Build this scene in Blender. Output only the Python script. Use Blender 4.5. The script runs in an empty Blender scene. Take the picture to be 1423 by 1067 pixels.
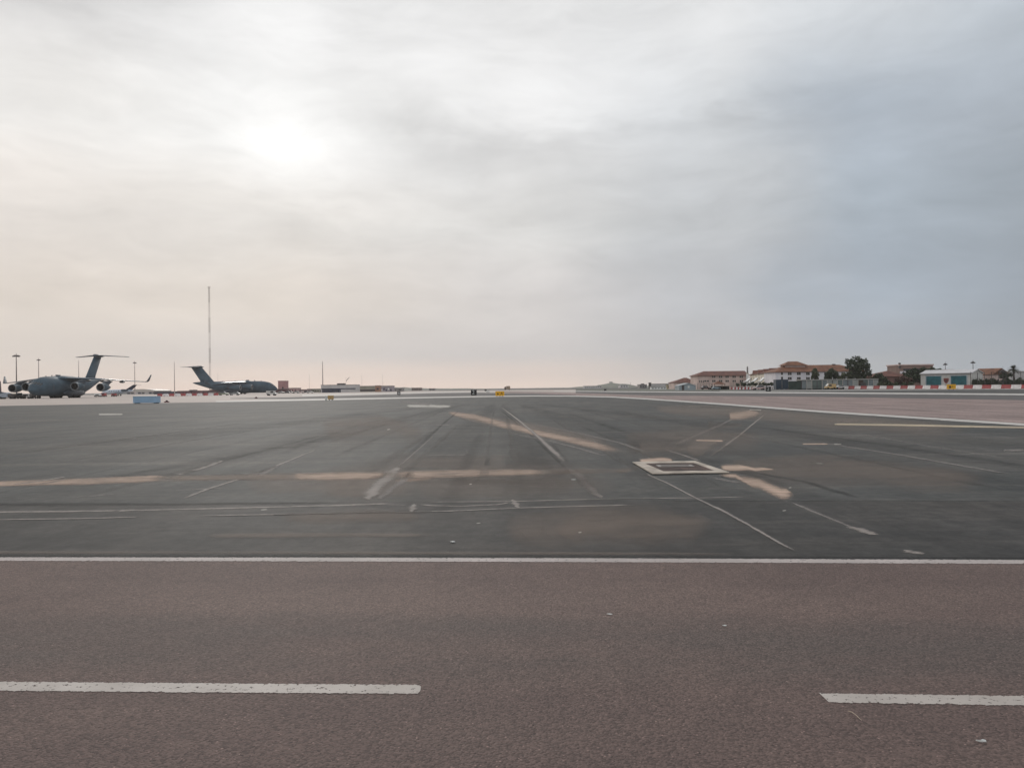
import bpy, bmesh, math, random
from mathutils import Vector, Matrix, noise
random.seed(7)
SC = bpy.context.scene
COL = SC.collection
F = 1069.0; CX = 711.5; CY = 533.5; EYE = 1.6; HY = 539.3; ROLL = math.atan(0.0119)

# ------------------------------------------------------------------ camera
pitch = math.atan((HY - CY) / F)
fwd = Vector((0, math.cos(pitch), math.sin(pitch)))
up0 = Vector((0, -math.sin(pitch), math.cos(pitch)))
r0 = Vector((1, 0, 0))
right = r0 * math.cos(ROLL) - up0 * math.sin(ROLL)
up = up0 * math.cos(ROLL) + r0 * math.sin(ROLL)
cam_d = bpy.data.cameras.new("camera")
cam = bpy.data.objects.new("camera", cam_d); COL.objects.link(cam)
m = Matrix(((right.x, up.x, -fwd.x), (right.y, up.y, -fwd.y), (right.z, up.z, -fwd.z))).to_4x4()
m.translation = Vector((0, 0, EYE))
cam.matrix_world = m
cam_d.sensor_fit = 'HORIZONTAL'; cam_d.sensor_width = 36.0
cam_d.lens = F / 1423.0 * 36.0
cam_d.clip_start = 0.1; cam_d.clip_end = 20000
SC.camera = cam
SC.view_settings.view_transform = 'Standard'
SC.view_settings.look = 'None'
SC.view_settings.exposure = 0.0
SC.view_settings.gamma = 1.0
SC.cycles.volume_bounces = 1; SC.cycles.max_bounces = 5; SC.cycles.diffuse_bounces = 2; SC.cycles.transparent_max_bounces = 24

def ray(x, y):
    return right * ((x - CX) / F) + up * ((CY - y) / F) + fwd
def px(x, y, z=0.0):
    """photo pixel -> point on the ground plane at height z"""
    d = ray(x, y); t = (z - EYE) / d.z
    return Vector((d.x * t, d.y * t, z))
def at(x, y, Y):
    """photo pixel -> point at depth Y"""
    d = ray(x, y); t = Y / d.y
    return Vector((d.x * t, Y, EYE + d.z * t))
def hz(x): return HY - 0.0119 * (x - CX)
def X(x, Y): return at(x, hz(x), Y).x
def Z(x, y, Y): return at(x, y, Y).z

# ------------------------------------------------------------------ node helpers
def lin(c):
    return tuple(((v/255)/12.92 if v/255 <= .04045 else ((v/255+.055)/1.055)**2.4) for v in c) + (1.0,)

class G:
    def __init__(s, tree): s.t = tree; s.n = tree.nodes; s.l = tree.links
    def node(s, typ, **kw):
        n = s.n.new(typ)
        for k, v in kw.items(): setattr(n, k, v)
        return n
    def put(s, sock, v):
        if hasattr(v, 'is_linked') or isinstance(v, bpy.types.NodeSocket): s.l.new(v, sock)
        else: sock.default_value = v
    def m(s, op, a, b=None, c=None, clamp=False):
        n = s.node('ShaderNodeMath', operation=op, use_clamp=clamp)
        s.put(n.inputs[0], a)
        if b is not None: s.put(n.inputs[1], b)
        if c is not None: s.put(n.inputs[2], c)
        return n.outputs[0]
    def mix(s, f, a, b, mode='MIX'):
        n = s.node('ShaderNodeMix', data_type='RGBA', blend_type=mode)
        s.put(n.inputs[0], f); s.put(n.inputs[6], a); s.put(n.inputs[7], b)
        return n.outputs[2]
    def ss(s, v, a, b, lo=0.0, hi=1.0):
        n = s.node('ShaderNodeMapRange', interpolation_type='SMOOTHSTEP')
        s.put(n.inputs[0], v)
        n.inputs[1].default_value = a; n.inputs[2].default_value = b
        n.inputs[3].default_value = lo; n.inputs[4].default_value = hi
        return n.outputs[0]
    def noise(s, vec, scale, detail=4, rough=.55, dist=0.0):
        n = s.node('ShaderNodeTexNoise')
        if vec is not None: s.l.new(vec, n.inputs['Vector'])
        n.inputs['Scale'].default_value = scale; n.inputs['Detail'].default_value = detail
        n.inputs['Roughness'].default_value = rough; n.inputs['Distortion'].default_value = dist
        return n.outputs[0]
    def scale(s, vec, sc, loc=(0, 0, 0)):
        n = s.node('ShaderNodeMapping'); s.l.new(vec, n.inputs[0])
        n.inputs['Scale'].default_value = sc; n.inputs['Location'].default_value = loc
        return n.outputs[0]
    def comb(s, a, b, c):
        n = s.node('ShaderNodeCombineXYZ')
        for i, v in enumerate((a, b, c)): s.put(n.inputs[i], v)
        return n.outputs[0]

# ------------------------------------------------------------------ world: overcast sky with the sun behind cloud
SUN_AZ, SUN_EL = math.radians(-17.0), math.radians(16.9)
W = bpy.data.worlds.new("World"); SC.world = W; W.use_nodes = True
W.node_tree.nodes.clear()
g = G(W.node_tree)
tc = g.node('ShaderNodeTexCoord')
sep = g.node('ShaderNodeSeparateXYZ'); g.l.new(tc.outputs['Generated'], sep.inputs[0])
vx, vy, vz = sep.outputs
deg = 180 / math.pi
az = g.m('MULTIPLY', g.m('ARCTAN2', vx, vy), deg)
el = g.m('MULTIPLY', g.m('ARCSINE', vz), deg)
azel = g.comb(az, el, 0.0)
# gentle domain warp so nothing is geometrically clean
wn = g.node('ShaderNodeTexNoise'); wn.inputs['Scale'].default_value = .06; wn.inputs['Detail'].default_value = 5
g.l.new(g.scale(azel, (1, 1.9, 1)), wn.inputs['Vector'])
ws = g.node('ShaderNodeSeparateColor'); g.l.new(wn.outputs['Color'], ws.inputs[0])
azw = g.m('ADD', az, g.m('MULTIPLY', g.m('SUBTRACT', ws.outputs[0], .5), 12.0))
elfade = g.ss(el, 0.0, 9.0, 0.0, 1.0)
elw = g.m('ADD', el, g.m('MULTIPLY', g.m('MULTIPLY', g.m('SUBTRACT', ws.outputs[1], .5), 5.0), elfade))
ELS = [0, 1.2, 2.6, 6, 12, 18, 26, 50]
COLS = [
 (-180, [(196,198,202),(196,199,204),(198,202,207),(200,204,210),(206,210,215),(212,216,220),(216,219,222),(206,210,214)]),
 (-90,  [(218,208,200),(214,206,200),(212,206,201),(214,210,206),(218,216,213),(216,216,216),(210,211,212),(202,205,208)]),
 (-34,  [(224,207,197),(220,208,199),(215,206,198),(217,208,199),(229,223,217),(232,230,227),(209,208,208),(204,206,209)]),
 (-17,  [(238,216,203),(228,212,202),(208,202,199),(220,212,204),(228,225,221),(234,234,233),(228,228,228),(208,210,212)]),
 (0,    [(235,216,204),(224,210,202),(205,201,200),(211,207,205),(219,218,216),(219,219,219),(226,226,226),(206,209,212)]),
 (14,   [(208,202,198),(198,196,196),(187,188,191),(187,189,193),(194,197,200),(203,206,209),(220,221,222),(204,208,212)]),
 (25,   [(180,183,186),(173,178,183),(166,173,182),(166,176,187),(170,180,190),(177,186,196),(206,210,214),(202,206,210)]),
 (35,   [(162,168,175),(155,163,172),(153,162,171),(155,164,174),(159,168,177),(169,177,186),(197,204,211),(200,204,208)]),
 (110,  [(196,198,202),(196,199,204),(198,202,207),(200,204,210),(206,210,215),(212,216,220),(216,219,222),(206,210,214)]),
]
EMAX = 50.0
def elramp(cols):
    r = g.node('ShaderNodeValToRGB'); cr = r.color_ramp; cr.interpolation = 'EASE'
    g.l.new(g.m('DIVIDE', elw, EMAX), r.inputs[0])
    while len(cr.elements) > 1: cr.elements.remove(cr.elements[-1])
    cr.elements[0].position = 0; cr.elements[0].color = lin(cols[0])
    for e, c in list(zip(ELS, cols))[1:]:
        x = cr.elements.new(e / EMAX); x.color = lin(c)
    return r.outputs[0]
cur = elramp(COLS[0][1]); pa = COLS[0][0]
for a, cs in COLS[1:]:
    cur = g.mix(g.ss(azw, pa, a), cur, elramp(cs)); pa = a
# streaky stratus texture
st = g.noise(g.scale(g.comb(azw, elw, 0.0), (.045, .16, 1)), 1.0, 6, .55, .3)
st2 = g.noise(g.scale(g.comb(az, elw, 3.0), (.13, .42, 1)), 1.0, 6, .6, .5)
mod = g.m('ADD', 1.0, g.m('MULTIPLY', g.m('SUBTRACT', st, .5), .34))
mod = g.m('ADD', mod, g.m('MULTIPLY', g.m('MULTIPLY', g.m('SUBTRACT', st2, .5), .26), elfade))
def blob(a0, e0, sa, se, amp, aa=azw, ee=elw):
    d = g.m('ADD', g.m('POWER', g.m('DIVIDE', g.m('SUBTRACT', aa, a0), sa), 2.0), g.m('POWER', g.m('DIVIDE', g.m('SUBTRACT', ee, e0), se), 2.0))
    return g.m('MULTIPLY', g.m('EXPONENT', g.m('MULTIPLY', d, -1.0)), amp)
for b in [(-8.5, 18.6, 5.0, 1.3, -.16), (-1, 16.8, 5, 1.3, -.10), (2, 12.6, 7, 1.4, -.05), (22, 20, 8, 2.2, -.08),
          (-20, 11.2, 9, 1.3, -.06), (-30, 24.5, 6, 1.6, -.07), (-31, 14.5, 6, 1.2, .06), (30, 14, 9, 4, -.05), (4, 21.5, 5, 1.8, .06), (-6,10.5,7,1.2,-.05),
          (20, 25, 8, 2.0, .07)]:
    mod = g.m('ADD', mod, blob(*b))
st3 = g.noise(g.scale(g.comb(azw, elw, 7.0), (.20, .62, 1)), 1.0, 6, .55, .15)
mod = g.m('ADD', mod, g.m('MULTIPLY', g.m('MULTIPLY', g.m('SUBTRACT', st3, .5), .17), elfade))
# bank of brighter cloud with a ragged lower edge
ln_ = g.m('SUBTRACT', g.m('ADD', elw, g.m('MULTIPLY', g.m('SUBTRACT', st3, .5), 3.6)), g.m('ADD', 18.2, g.m('MULTIPLY', azw, .05)))
win = g.m('MULTIPLY', g.ss(azw, -13, -4), g.ss(azw, 14, 27, 1, 0))
mod = g.m('ADD', mod, g.m('MULTIPLY', g.m('MULTIPLY', g.ss(ln_, -1.1, 1.4), win), g.m('MULTIPLY', g.ss(ln_, 1.5, 8.0, 1.0, .1), .15)))
n = g.node('ShaderNodeVectorMath', operation='SCALE'); g.l.new(cur, n.inputs[0]); g.l.new(mod, n.inputs['Scale'])
clouds = n.outputs[0]
# glow of the veiled sun
sunv = Vector((math.sin(SUN_AZ)*math.cos(SUN_EL), math.cos(SUN_AZ)*math.cos(SUN_EL), math.sin(SUN_EL)))
glow = g.m('ADD', blob(-17.2, 17.8, 2.6, 2.0, .10), blob(-14.8, 16.2, 4.5, 1.6, .06))
glow = g.m('ADD', glow, blob(-16.6, 18.5, 12, 7.0, .04))
glow = g.m('ADD', glow, blob(-15.6, 22.5, 3.6, 6, .07))
gc = g.node('ShaderNodeVectorMath', operation='SCALE'); gc.inputs[0].default_value = (1.0, 1.0, .99); g.l.new(glow, gc.inputs['Scale'])
ad = g.node('ShaderNodeVectorMath', operation='ADD'); g.l.new(clouds, ad.inputs[0]); g.l.new(gc.outputs[0], ad.inputs[1])
bg_c = g.node('ShaderNodeBackground'); g.l.new(ad.outputs[0], bg_c.inputs[0]); bg_c.inputs[1].default_value = 1.05
sky = g.node('ShaderNodeTexSky', sky_type='NISHITA', sun_disc=False)
sky.sun_elevation = SUN_EL; sky.sun_rotation = SUN_AZ
sky.air_density = 1.0; sky.dust_density = 1.0
bg_s = g.node('ShaderNodeBackground'); g.l.new(sky.outputs[0], bg_s.inputs[0]); bg_s.inputs[1].default_value = .06
mx = g.node('ShaderNodeMixShader'); mx.inputs[0].default_value = .985
g.l.new(bg_s.outputs[0], mx.inputs[1]); g.l.new(bg_c.outputs[0], mx.inputs[2])
wo = g.node('ShaderNodeOutputWorld'); g.l.new(mx.outputs[0], wo.inputs[0])

sd = bpy.data.lights.new("sun", 'SUN'); sd.energy = 0.8; sd.angle = math.radians(14); sd.color = (1.0, .95, .88)
so = bpy.data.objects.new("sun", sd); COL.objects.link(so)
so.rotation_euler = (-sunv).to_track_quat('-Z', 'Y').to_euler()
so.location = (-60, 150, 60)

# ------------------------------------------------------------------ tagging
def tag(o, label=None, cat=None, group=None, kind=None):
    if label: o['label'] = label
    if cat: o['category'] = cat
    if group: o['group'] = group
    if kind: o['kind'] = kind
    return o
def thing(name, label, cat, loc=(0, 0, 0), rz=0.0, group=None):
    o = bpy.data.objects.new(name, None); COL.objects.link(o)
    o.empty_display_size = .3
    o.location = loc; o.rotation_euler = (0, 0, rz)
    return tag(o, label, cat, group)
KIDS = {}
def link(name, me, mats, parent=None):
    o = bpy.data.objects.new(name, me); COL.objects.link(o)
    for mm in (mats if isinstance(mats, (list, tuple)) else [mats]): me.materials.append(mm)
    if parent is not None:
        o.parent = parent; KIDS.setdefault(parent.name, []).append(o)
    return o
def copy_tree(o, parent=None):
    c = o.copy(); COL.objects.link(c)
    if parent is not None:
        c.parent = parent; KIDS.setdefault(parent.name, []).append(c)
    for ch in list(KIDS.get(o.name, [])): copy_tree(ch, c)
    return c

# ------------------------------------------------------------------ materials
MATS = {}
def mat(name, rgb, rough=.6, var=.12, scale=1.0, metal=0.0, bump=0.0, coat=0.0, rgb2=None):
    if name in MATS: return MATS[name]
    mm = bpy.data.materials.new(name); mm.use_nodes = True; MATS[name] = mm
    g = G(mm.node_tree); b = g.n['Principled BSDF']
    t = g.node('ShaderNodeTexCoord').outputs['Object']
    nz = g.noise(t, scale, 5, .6)
    c = lin(rgb)
    c2 = lin(rgb2) if rgb2 else tuple(v * (1 - var * 1.6) for v in c[:3]) + (1,)
    c1 = tuple(min(1, v * (1 + var)) for v in c[:3]) + (1,)
    col = g.mix(g.ss(nz, .34, .66), c2, c1)
    g.l.new(col, b.inputs['Base Color'])
    b.inputs['Roughness'].default_value = rough; b.inputs['Metallic'].default_value = metal
    b.inputs['Coat Weight'].default_value = coat
    if bump:
        bp = g.node('ShaderNodeBump'); bp.inputs['Strength'].default_value = bump
        g.l.new(g.noise(t, scale * 7, 4), bp.inputs['Height']); g.l.new(bp.outputs[0], b.inputs['Normal'])
    return mm

# ------------------------------------------------------------------ mesh collector
class MB:
    def __init__(s): s.v = []; s.f = []; s.mi = []
    def add(s, vs, fs, mi=0):
        o = len(s.v); s.v += [tuple(v) for v in vs]
        s.f += [tuple(i + o for i in f) for f in fs]; s.mi += [mi] * len(fs); return s
    def box(s, x0, x1, y0, y1, z0, z1, mi=0, bev=0.0):
        if bev:
            b = bev
            vs = []; fs = []
            for (zz, k) in ((z0, b), (z0 + b, 0), (z1 - b, 0), (z1, b)):
                vs += [(x0+k, y0+k, zz), (x1-k, y0+k, zz), (x1-k, y1-k, zz), (x0+k, y1-k, zz)]
            fs.append((3, 2, 1, 0)); fs.append((12, 13, 14, 15))
            for L in range(3):
                for i in range(4):
                    a = L*4+i; c = L*4+(i+1) % 4
                    fs.append((a, c, c+4, a+4))
            return s.add(vs, fs, mi)
        vs = [(x0,y0,z0),(x1,y0,z0),(x1,y1,z0),(x0,y1,z0),(x0,y0,z1),(x1,y0,z1),(x1,y1,z1),(x0,y1,z1)]
        return s.add(vs, [(3,2,1,0),(4,5,6,7),(0,1,5,4),(1,2,6,5),(2,3,7,6),(3,0,4,7)], mi)
    def prism(s, poly, axis, a, b, mi=0):
        """poly in the two other axes, extruded along axis from a to b"""
        n = len(poly)
        def P(p, t):
            return {'x': (t, p[0], p[1]), 'y': (p[0], t, p[1]), 'z': (p[0], p[1], t)}[axis]
        vs = [P(p, a) for p in poly] + [P(p, b) for p in poly]
        fs = [tuple(range(n))[::-1], tuple(range(n, 2*n))] + [(i, (i+1) % n, (i+1) % n + n, i + n) for i in range(n)]
        return s.add(vs, fs, mi)
    def tube(s, pts, rad, seg=8, mi=0):
        pts = [Vector(p) for p in pts]; rr = rad if isinstance(rad, (list, tuple)) else [rad]*len(pts)
        vs = []; 
        for i, p in enumerate(pts):
            d = (pts[min(i+1, len(pts)-1)] - pts[max(i-1, 0)]).normalized()
            u = d.orthogonal().normalized(); w = d.cross(u)
            vs += [p + (u*math.cos(t) + w*math.sin(t))*rr[i] for t in [2*math.pi*k/seg for k in range(seg)]]
        fs = [tuple(range(seg))[::-1], tuple(range((len(pts)-1)*seg, len(pts)*seg))]
        for i in range(len(pts)-1):
            # frames from orthogonal() may jump: align start index
            a = vs[i*seg:(i+1)*seg]; b = vs[(i+1)*seg:(i+2)*seg]
            off = min(range(seg), key=lambda o: sum((a[k]-pts[i]-(b[(k+o) % seg]-pts[i+1])).length for k in range(0, seg, 2)))
            for k in range(seg):
                fs.append((i*seg+k, i*seg+(k+1) % seg, (i+1)*seg+(k+1+off) % seg, (i+1)*seg+(k+off) % seg))
        return s.add(vs, fs, mi)
    def loft(s, rings, closed=True, cap=True, mi=0):
        n = len(rings[0]); vs = [p for r in rings for p in r]; fs = []
        for i in range(len(rings)-1):
            for k in range(n if closed else n-1):
                fs.append((i*n+k, i*n+(k+1) % n, (i+1)*n+(k+1) % n, (i+1)*n+k))
        if cap and closed: fs += [tuple(range(n))[::-1], tuple(range((len(rings)-1)*n, len(rings)*n))]
        return s.add(vs, fs, mi)
    def build(s, name, mats, parent=None, smooth=False, fix=True):
        me = bpy.data.meshes.new(name); me.from_pydata(s.v, [], s.f); me.validate()
        o = link(name, me, mats, parent)
        if len(me.polygons) == len(s.mi):
            for p, i in zip(me.polygons, s.mi): p.material_index = i
        if fix:
            bm = bmesh.new(); bm.from_mesh(me); bmesh.ops.recalc_face_normals(bm, faces=bm.faces); bm.to_mesh(me); bm.free()
        if smooth:
            for p in me.polygons: p.use_smooth = True
            if smooth == 'auto':
                try: me.set_sharp_from_angle(angle=math.radians(40))
                except Exception: pass
        return o

# ================================================================== GROUND
def ground_mat(name, base, alt, dark, fine=(22.0, .30), coarse=.12, rough=.85, streak=None, bands=None, aggregate=False, bump=.25, spec=.3):
    mm = bpy.data.materials.new(name); mm.use_nodes = True
    g = G(mm.node_tree); b = g.n['Principled BSDF']
    p = g.node('ShaderNodeNewGeometry').outputs['Position']
    n1 = g.noise(p, coarse, 6, .6, .6)
    n2 = g.noise(p, coarse * 7, 5, .6)
    c = g.mix(g.ss(n1, .38, .68), lin(base), lin(alt))
    c = g.mix(g.m('MULTIPLY', g.ss(n2, .42, .72), .55), c, lin(dark))
    if streak:
        sx, sy, col, amt = streak
        n3 = g.noise(g.scale(p, (sx, sy, 1)), 1.0, 5, .65)
        c = g.mix(g.m('MULTIPLY', g.ss(n3, .50, .74), amt), c, lin(col))
        n4 = g.noise(g.scale(p, (sy * 1.3, sx * 2.0, 1), (9, 3, 0)), 1.0, 5, .65)
        c = g.mix(g.m('MULTIPLY', g.ss(n4, .52, .76), amt * .7), c, lin(dark))
    if bands:   # wear bands across the carriageway, in metres of depth
        sp = g.node('ShaderNodeSeparateXYZ'); g.l.new(p, sp.inputs[0])
        yy = g.m('ADD', sp.outputs[1], g.m('MULTIPLY', sp.outputs[0], .066))
        yy = g.m('ADD', yy, g.m('MULTIPLY', g.m('SUBTRACT', g.noise(p, 1.1, 6, .7), .5), .55))
        for (y0, y1, soft, col, amt) in bands:
            w = g.m('MULTIPLY', g.ss(yy, y0 - soft, y0 + soft), g.ss(yy, y1 - soft, y1 + soft, 1, 0))
            w = g.m('MULTIPLY', w, g.m('MULTIPLY', g.ss(g.noise(g.scale(p, (.35, 1.2, 1)), 1.0, 6, .65), .26, .66), amt))
            c = g.mix(w, c, lin(col))
    h = g.noise(p, fine[0], 3, .7)
    v = g.m('ADD', 1.0 - fine[1], g.m('MULTIPLY', h, fine[1] * 2))
    if streak:
        n5 = g.noise(g.scale(p, (.9, .12, 1), (2, 11, 0)), 1.0, 8, .68, .3)
        v = g.m('MULTIPLY', v, g.m('ADD', .76, g.m('MULTIPLY', g.ss(n5, .30, .70), .48)))
        n7 = g.noise(g.scale(p, (.12, .5, 1), (5, 1, 0)), 1.0, 8, .66, .5)
        v = g.m('MULTIPLY', v, g.m('ADD', .84, g.m('MULTIPLY', g.ss(n7, .30, .70), .32)))
        n6 = g.noise(p, 5.0, 5, .7)
        v = g.m('MULTIPLY', v, g.m('ADD', .76, g.m('MULTIPLY', g.ss(n6, .30, .70), .48)))
    if aggregate:
        vo = g.node('ShaderNodeTexVoronoi'); g.l.new(p, vo.inputs['Vector']); vo.inputs['Scale'].default_value = 88.0
        hs = g.node('ShaderNodeSeparateColor'); g.l.new(vo.outputs['Color'], hs.inputs[0])
        v = g.m('MULTIPLY', v, g.m('ADD', .70, g.m('MULTIPLY', g.ss(hs.outputs[0], .0, 1.0), .62)))
        pale = g.m('MULTIPLY', g.ss(hs.outputs[1], .955, .99), g.ss(vo.outputs['Distance'], .55, .30, 0.0, 1.0))
        drk = g.ss(hs.outputs[2], .93, .97)
        v = g.m('MULTIPLY', v, g.m('SUBTRACT', 1.0, g.m('MULTIPLY', drk, .35)))
        v = g.m('ADD', v, g.m('MULTIPLY', pale, 1.3))
        h = g.m('ADD', h, g.m('MULTIPLY', vo.outputs['Distance'], -.8))
    n = g.node('ShaderNodeVectorMath', operation='SCALE'); g.l.new(c, n.inputs[0]); g.l.new(v, n.inputs['Scale'])
    g.l.new(n.outputs[0], b.inputs['Base Color'])
    b.inputs['Roughness'].default_value = rough
    b.inputs['Specular IOR Level'].default_value = spec
    bp = g.node('ShaderNodeBump'); bp.inputs['Strength'].default_value = bump; bp.inputs['Distance'].default_value = .01
    g.l.new(h, bp.inputs['Height']); g.l.new(bp.outputs[0], b.inputs['Normal'])
    return mm

def decal_mat(name, c1, c2, edge=.5, nscale=.6, cover=.5, amt=1.0, stretch=(1, 1), rough=.85, uf=.14):
    """worn paint, sealant or dust: fades at its rim and breaks up; UV = position on the patch"""
    mm = bpy.data.materials.new(name); mm.use_nodes = True
    g = G(mm.node_tree); b = g.n['Principled BSDF']
    p = g.node('ShaderNodeNewGeometry').outputs['Position']
    edge = .5
    uv = g.node('ShaderNodeUVMap'); sp = g.node('ShaderNodeSeparateXYZ'); g.l.new(uv.outputs[0], sp.inputs[0])
    def rim(u, e): return g.m('MULTIPLY', g.ss(u, 0.0, e), g.ss(u, 1 - e, 1.0, 1.0, 0.0))
    r = g.m('MULTIPLY', rim(sp.outputs[1], edge), rim(sp.outputs[0], uf))
    n1 = g.noise(p, nscale, 7, .68, .4)
    n2 = g.noise(g.scale(p, (stretch[0], stretch[1], 1), (3, 7, 0)), nscale * 5, 7, .72, .3)
    rr = g.m('ADD', r, g.m('MULTIPLY', g.m('SUBTRACT', n2, .5), .9))
    rr = g.m('MULTIPLY', g.ss(rr, .05, 1.20), g.ss(r, 0, .5))
    fl = min(.80, cover * .44)
    brk = g.m('ADD', fl, g.m('MULTIPLY', g.m('ADD', g.m('MULTIPLY', g.ss(n1, .62 - cover * .28, .80 - cover * .24), .7), g.m('MULTIPLY', g.ss(n2, .38, .62), .3)), 1 - fl))
    a = g.m('MULTIPLY', g.m('MULTIPLY', rr, brk), amt, clamp=True)
    g.l.new(g.mix(g.ss(n1, .35, .65), lin(c1), lin(c2)), b.inputs['Base Color'])
    b.inputs['Roughness'].default_value = rough; b.inputs['Specular IOR Level'].default_value = .3
    g.l.new(a, b.inputs['Alpha'])
    return mm

def paint_mat(name, c1, c2, wear=.25, scale=30.0, rough=.75, big=1.2):
    """road paint with chips worn down to the asphalt"""
    mm = bpy.data.materials.new(name); mm.use_nodes = True
    g = G(mm.node_tree); b = g.n['Principled BSDF']
    p = g.node('ShaderNodeNewGeometry').outputs['Position']
    uv = g.node('ShaderNodeUVMap'); sp = g.node('ShaderNodeSeparateXYZ'); g.l.new(uv.outputs[0], sp.inputs[0])
    n1 = g.noise(p, scale, 4, .7); n2 = g.noise(p, big, 5, .6)
    g.l.new(g.mix(g.ss(n2, .3, .7), lin(c1), lin(c2)), b.inputs['Base Color'])
    e = g.m('MINIMUM', sp.outputs[1], g.m('SUBTRACT', 1.0, sp.outputs[1]))
    k = g.m('ADD', g.m('MULTIPLY', g.m('SUBTRACT', n1, .5), 1.9), g.m('MULTIPLY', g.ss(e, 0, .12), .5))
    k = g.m('ADD', k, g.m('MULTIPLY', g.m('SUBTRACT', n2, .5), .25))
    g.l.new(g.ss(k, wear - .06 , wear + .06), b.inputs['Alpha'])
    b.inputs['Roughness'].default_value = rough
    bp = g.node('ShaderNodeBump'); bp.inputs['Strength'].default_value = .3; bp.inputs['Distance'].default_value = .01
    g.l.new(n1, bp.inputs['Height']); g.l.new(bp.outputs[0], b.inputs['Normal'])
    return mm

LAYER = [0.0]
def sheet(name, pts, m_, z=None, uv=None, kind='structure'):
    """pts: rows of (A, B) world points -> strip with u along and v across"""
    me = bpy.data.meshes.new(name)
    vs = []; fs = []
    n = len(pts)
    for a, b in pts: vs += [(a.x, a.y, z), (b.x, b.y, z)]
    for i in range(n-1): fs.append((2*i, 2*i+1, 2*i+3, 2*i+2))
    me.from_pydata(vs, [], fs)
    L = [0.0]
    for i in range(1, n): L.append(L[-1] + (((pts[i][0]+pts[i][1]) - (pts[i-1][0]+pts[i-1][1]))/2).length)
    T = L[-1] or 1
    ul = me.uv_layers.new(name='UVMap')
    for poly in me.polygons:
        for li in poly.loop_indices:
            vi = me.loops[li].vertex_index
            ul.data[li].uv = (L[vi//2]/T, vi % 2)
    bm = bmesh.new(); bm.from_mesh(me); bmesh.ops.recalc_face_normals(bm, faces=bm.faces)
    if bm.faces and sum(f.normal.z for f in bm.faces) < 0: bmesh.ops.reverse_faces(bm, faces=bm.faces)
    bm.to_mesh(me); bm.free()
    o = link(name, me, m_); tag(o, kind=kind); return o
def strip_px(name, rows, m_, z):
    """rows: (x, ytop, ybottom) in the photo, laid on the ground"""
    return sheet(name, [(px(x, a), px(x, b)) for x, a, b in rows], m_, z)
def line_px(name, pts, w, m_, z, sub=1):
    P = [px(*p) for p in pts]
    if not isinstance(w, (list, tuple)): w = [w]*len(P)
    rows = []
    for i, p in enumerate(P):
        d = (P[min(i+1, len(P)-1)] - P[max(i-1, 0)]); d.z = 0; d.normalize()
        nrm = Vector((-d.y, d.x, 0))
        rows.append((p + nrm*w[i]/2, p - nrm*w[i]/2))
    return sheet(name, rows, m_, z)

M_ground = ground_mat('ground_far', (104, 102, 98), (118, 114, 106), (88, 88, 84), (2.0, .1), .02)
M_runway = ground_mat('asphalt_runway', (70, 70, 68), (85, 81, 76), (56, 57, 57), (26.0, .3), .14, .80,
                      streak=(.035, .9, (104, 98, 92), .60), bump=.3)
M_run2 = ground_mat('asphalt_worn', (61, 59, 57), (74, 69, 65), (50, 49, 48), (26.0, .34), .22, .80,
                    streak=(.05, 1.2, (90, 84, 79), .5), bump=.3)
M_road = ground_mat('asphalt_road', (108, 89, 82), (100, 82, 76), (90, 74, 69), (45.0, .22), .5, .82,
                    bands=[(5.3, 6.2, .30, (116, 97, 89), .7), (4.30, 5.35, .22, (90, 79, 74), .75),
                           (1.5, 4.1, .25, (96, 78, 73), .8)], aggregate=True, bump=.5, spec=.5)
M_conc = ground_mat('concrete_apron', (190, 175, 166), (178, 165, 156), (166, 154, 146), (3.0, .08), .05, .8)
M_pink = ground_mat('asphalt_shoulder', (150, 130, 124), (140, 122, 117), (130, 112, 108), (4.0, .12), .06, .85,
                    streak=(.5, .03, (162, 144, 138), .6))
M_dark = ground_mat('asphalt_taxiway', (99, 94, 92), (88, 85, 84), (80, 78, 78), (4.0, .1), .05, .85)

def big(name, x0, x1, y0, y1, z, m_):
    return sheet(name, [(Vector((x0, y0, 0)), Vector((x0, y1, 0))), (Vector((x1, y0, 0)), Vector((x1, y1, 0)))], m_, z)
# sheets lie a few millimetres apart
big('ground', -6000, 6000, -400, 9000, -.012, M_ground)
big('runway', -700, 700, -60, 3200, .0, M_runway)
# the road crossing in front
def road_y(x, d): return px(x, d)
e0, e1 = px(-900, 774.5), px(2400, 784.4)
sheet('road', [(e0, Vector((e0.x*1.0, -6, 0))), (e1, Vector((e1.x, -6, 0)))], M_road, .003)
# darker, more worn runway band next to the road
strip_px('runway_repair', [(-700, 702, 773), (0, 700, 774), (240, 699.5, 774), (480, 697.5, 774.5), (860, 695, 776), (1423, 697, 779), (2100, 699, 783)], M_run2, .0016)

strip_px('apron', [(-500, 556.5, 573), (0, 550.5, 564), (180, 548.2, 560.7), (300, 546.6, 558.8), (400, 545.4, 557.2), (500, 544.2, 555.2), (600, 543, 553), (740, 541.5, 550.9), (800, 541, 550.8)], M_conc, .003)
strip_px('taxiway', [(320, 553.2, 553.9), (400, 551.9, 554.6), (500, 549.2, 553.0), (600, 546.4, 551.4), (660, 545.6, 550.2), (740, 546.8, 549.4), (800, 549.0, 549.6)], M_dark, .009)
strip_px('shoulder', [(690, 543.6, 545.2), (740, 544.6, 547.6), (800, 545.9, 550.4), (850, 547.6, 551.2), (900, 549.4, 554.0), (1000, 550.2, 561.0), (1140, 551.2, 571.5), (1423, 556.2, 590.0), (1900, 566, 624)], M_pink, .006)
M_line = paint_mat('white_paint_far', (206, 200, 193), (186, 180, 174), .02, .8)
strip_px('taxiway_line', [(420, 548.6, 550.6), (500, 546.9, 548.6), (600, 544.6, 546.0), (700, 543.3, 544.4)], M_line, .012)
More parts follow.
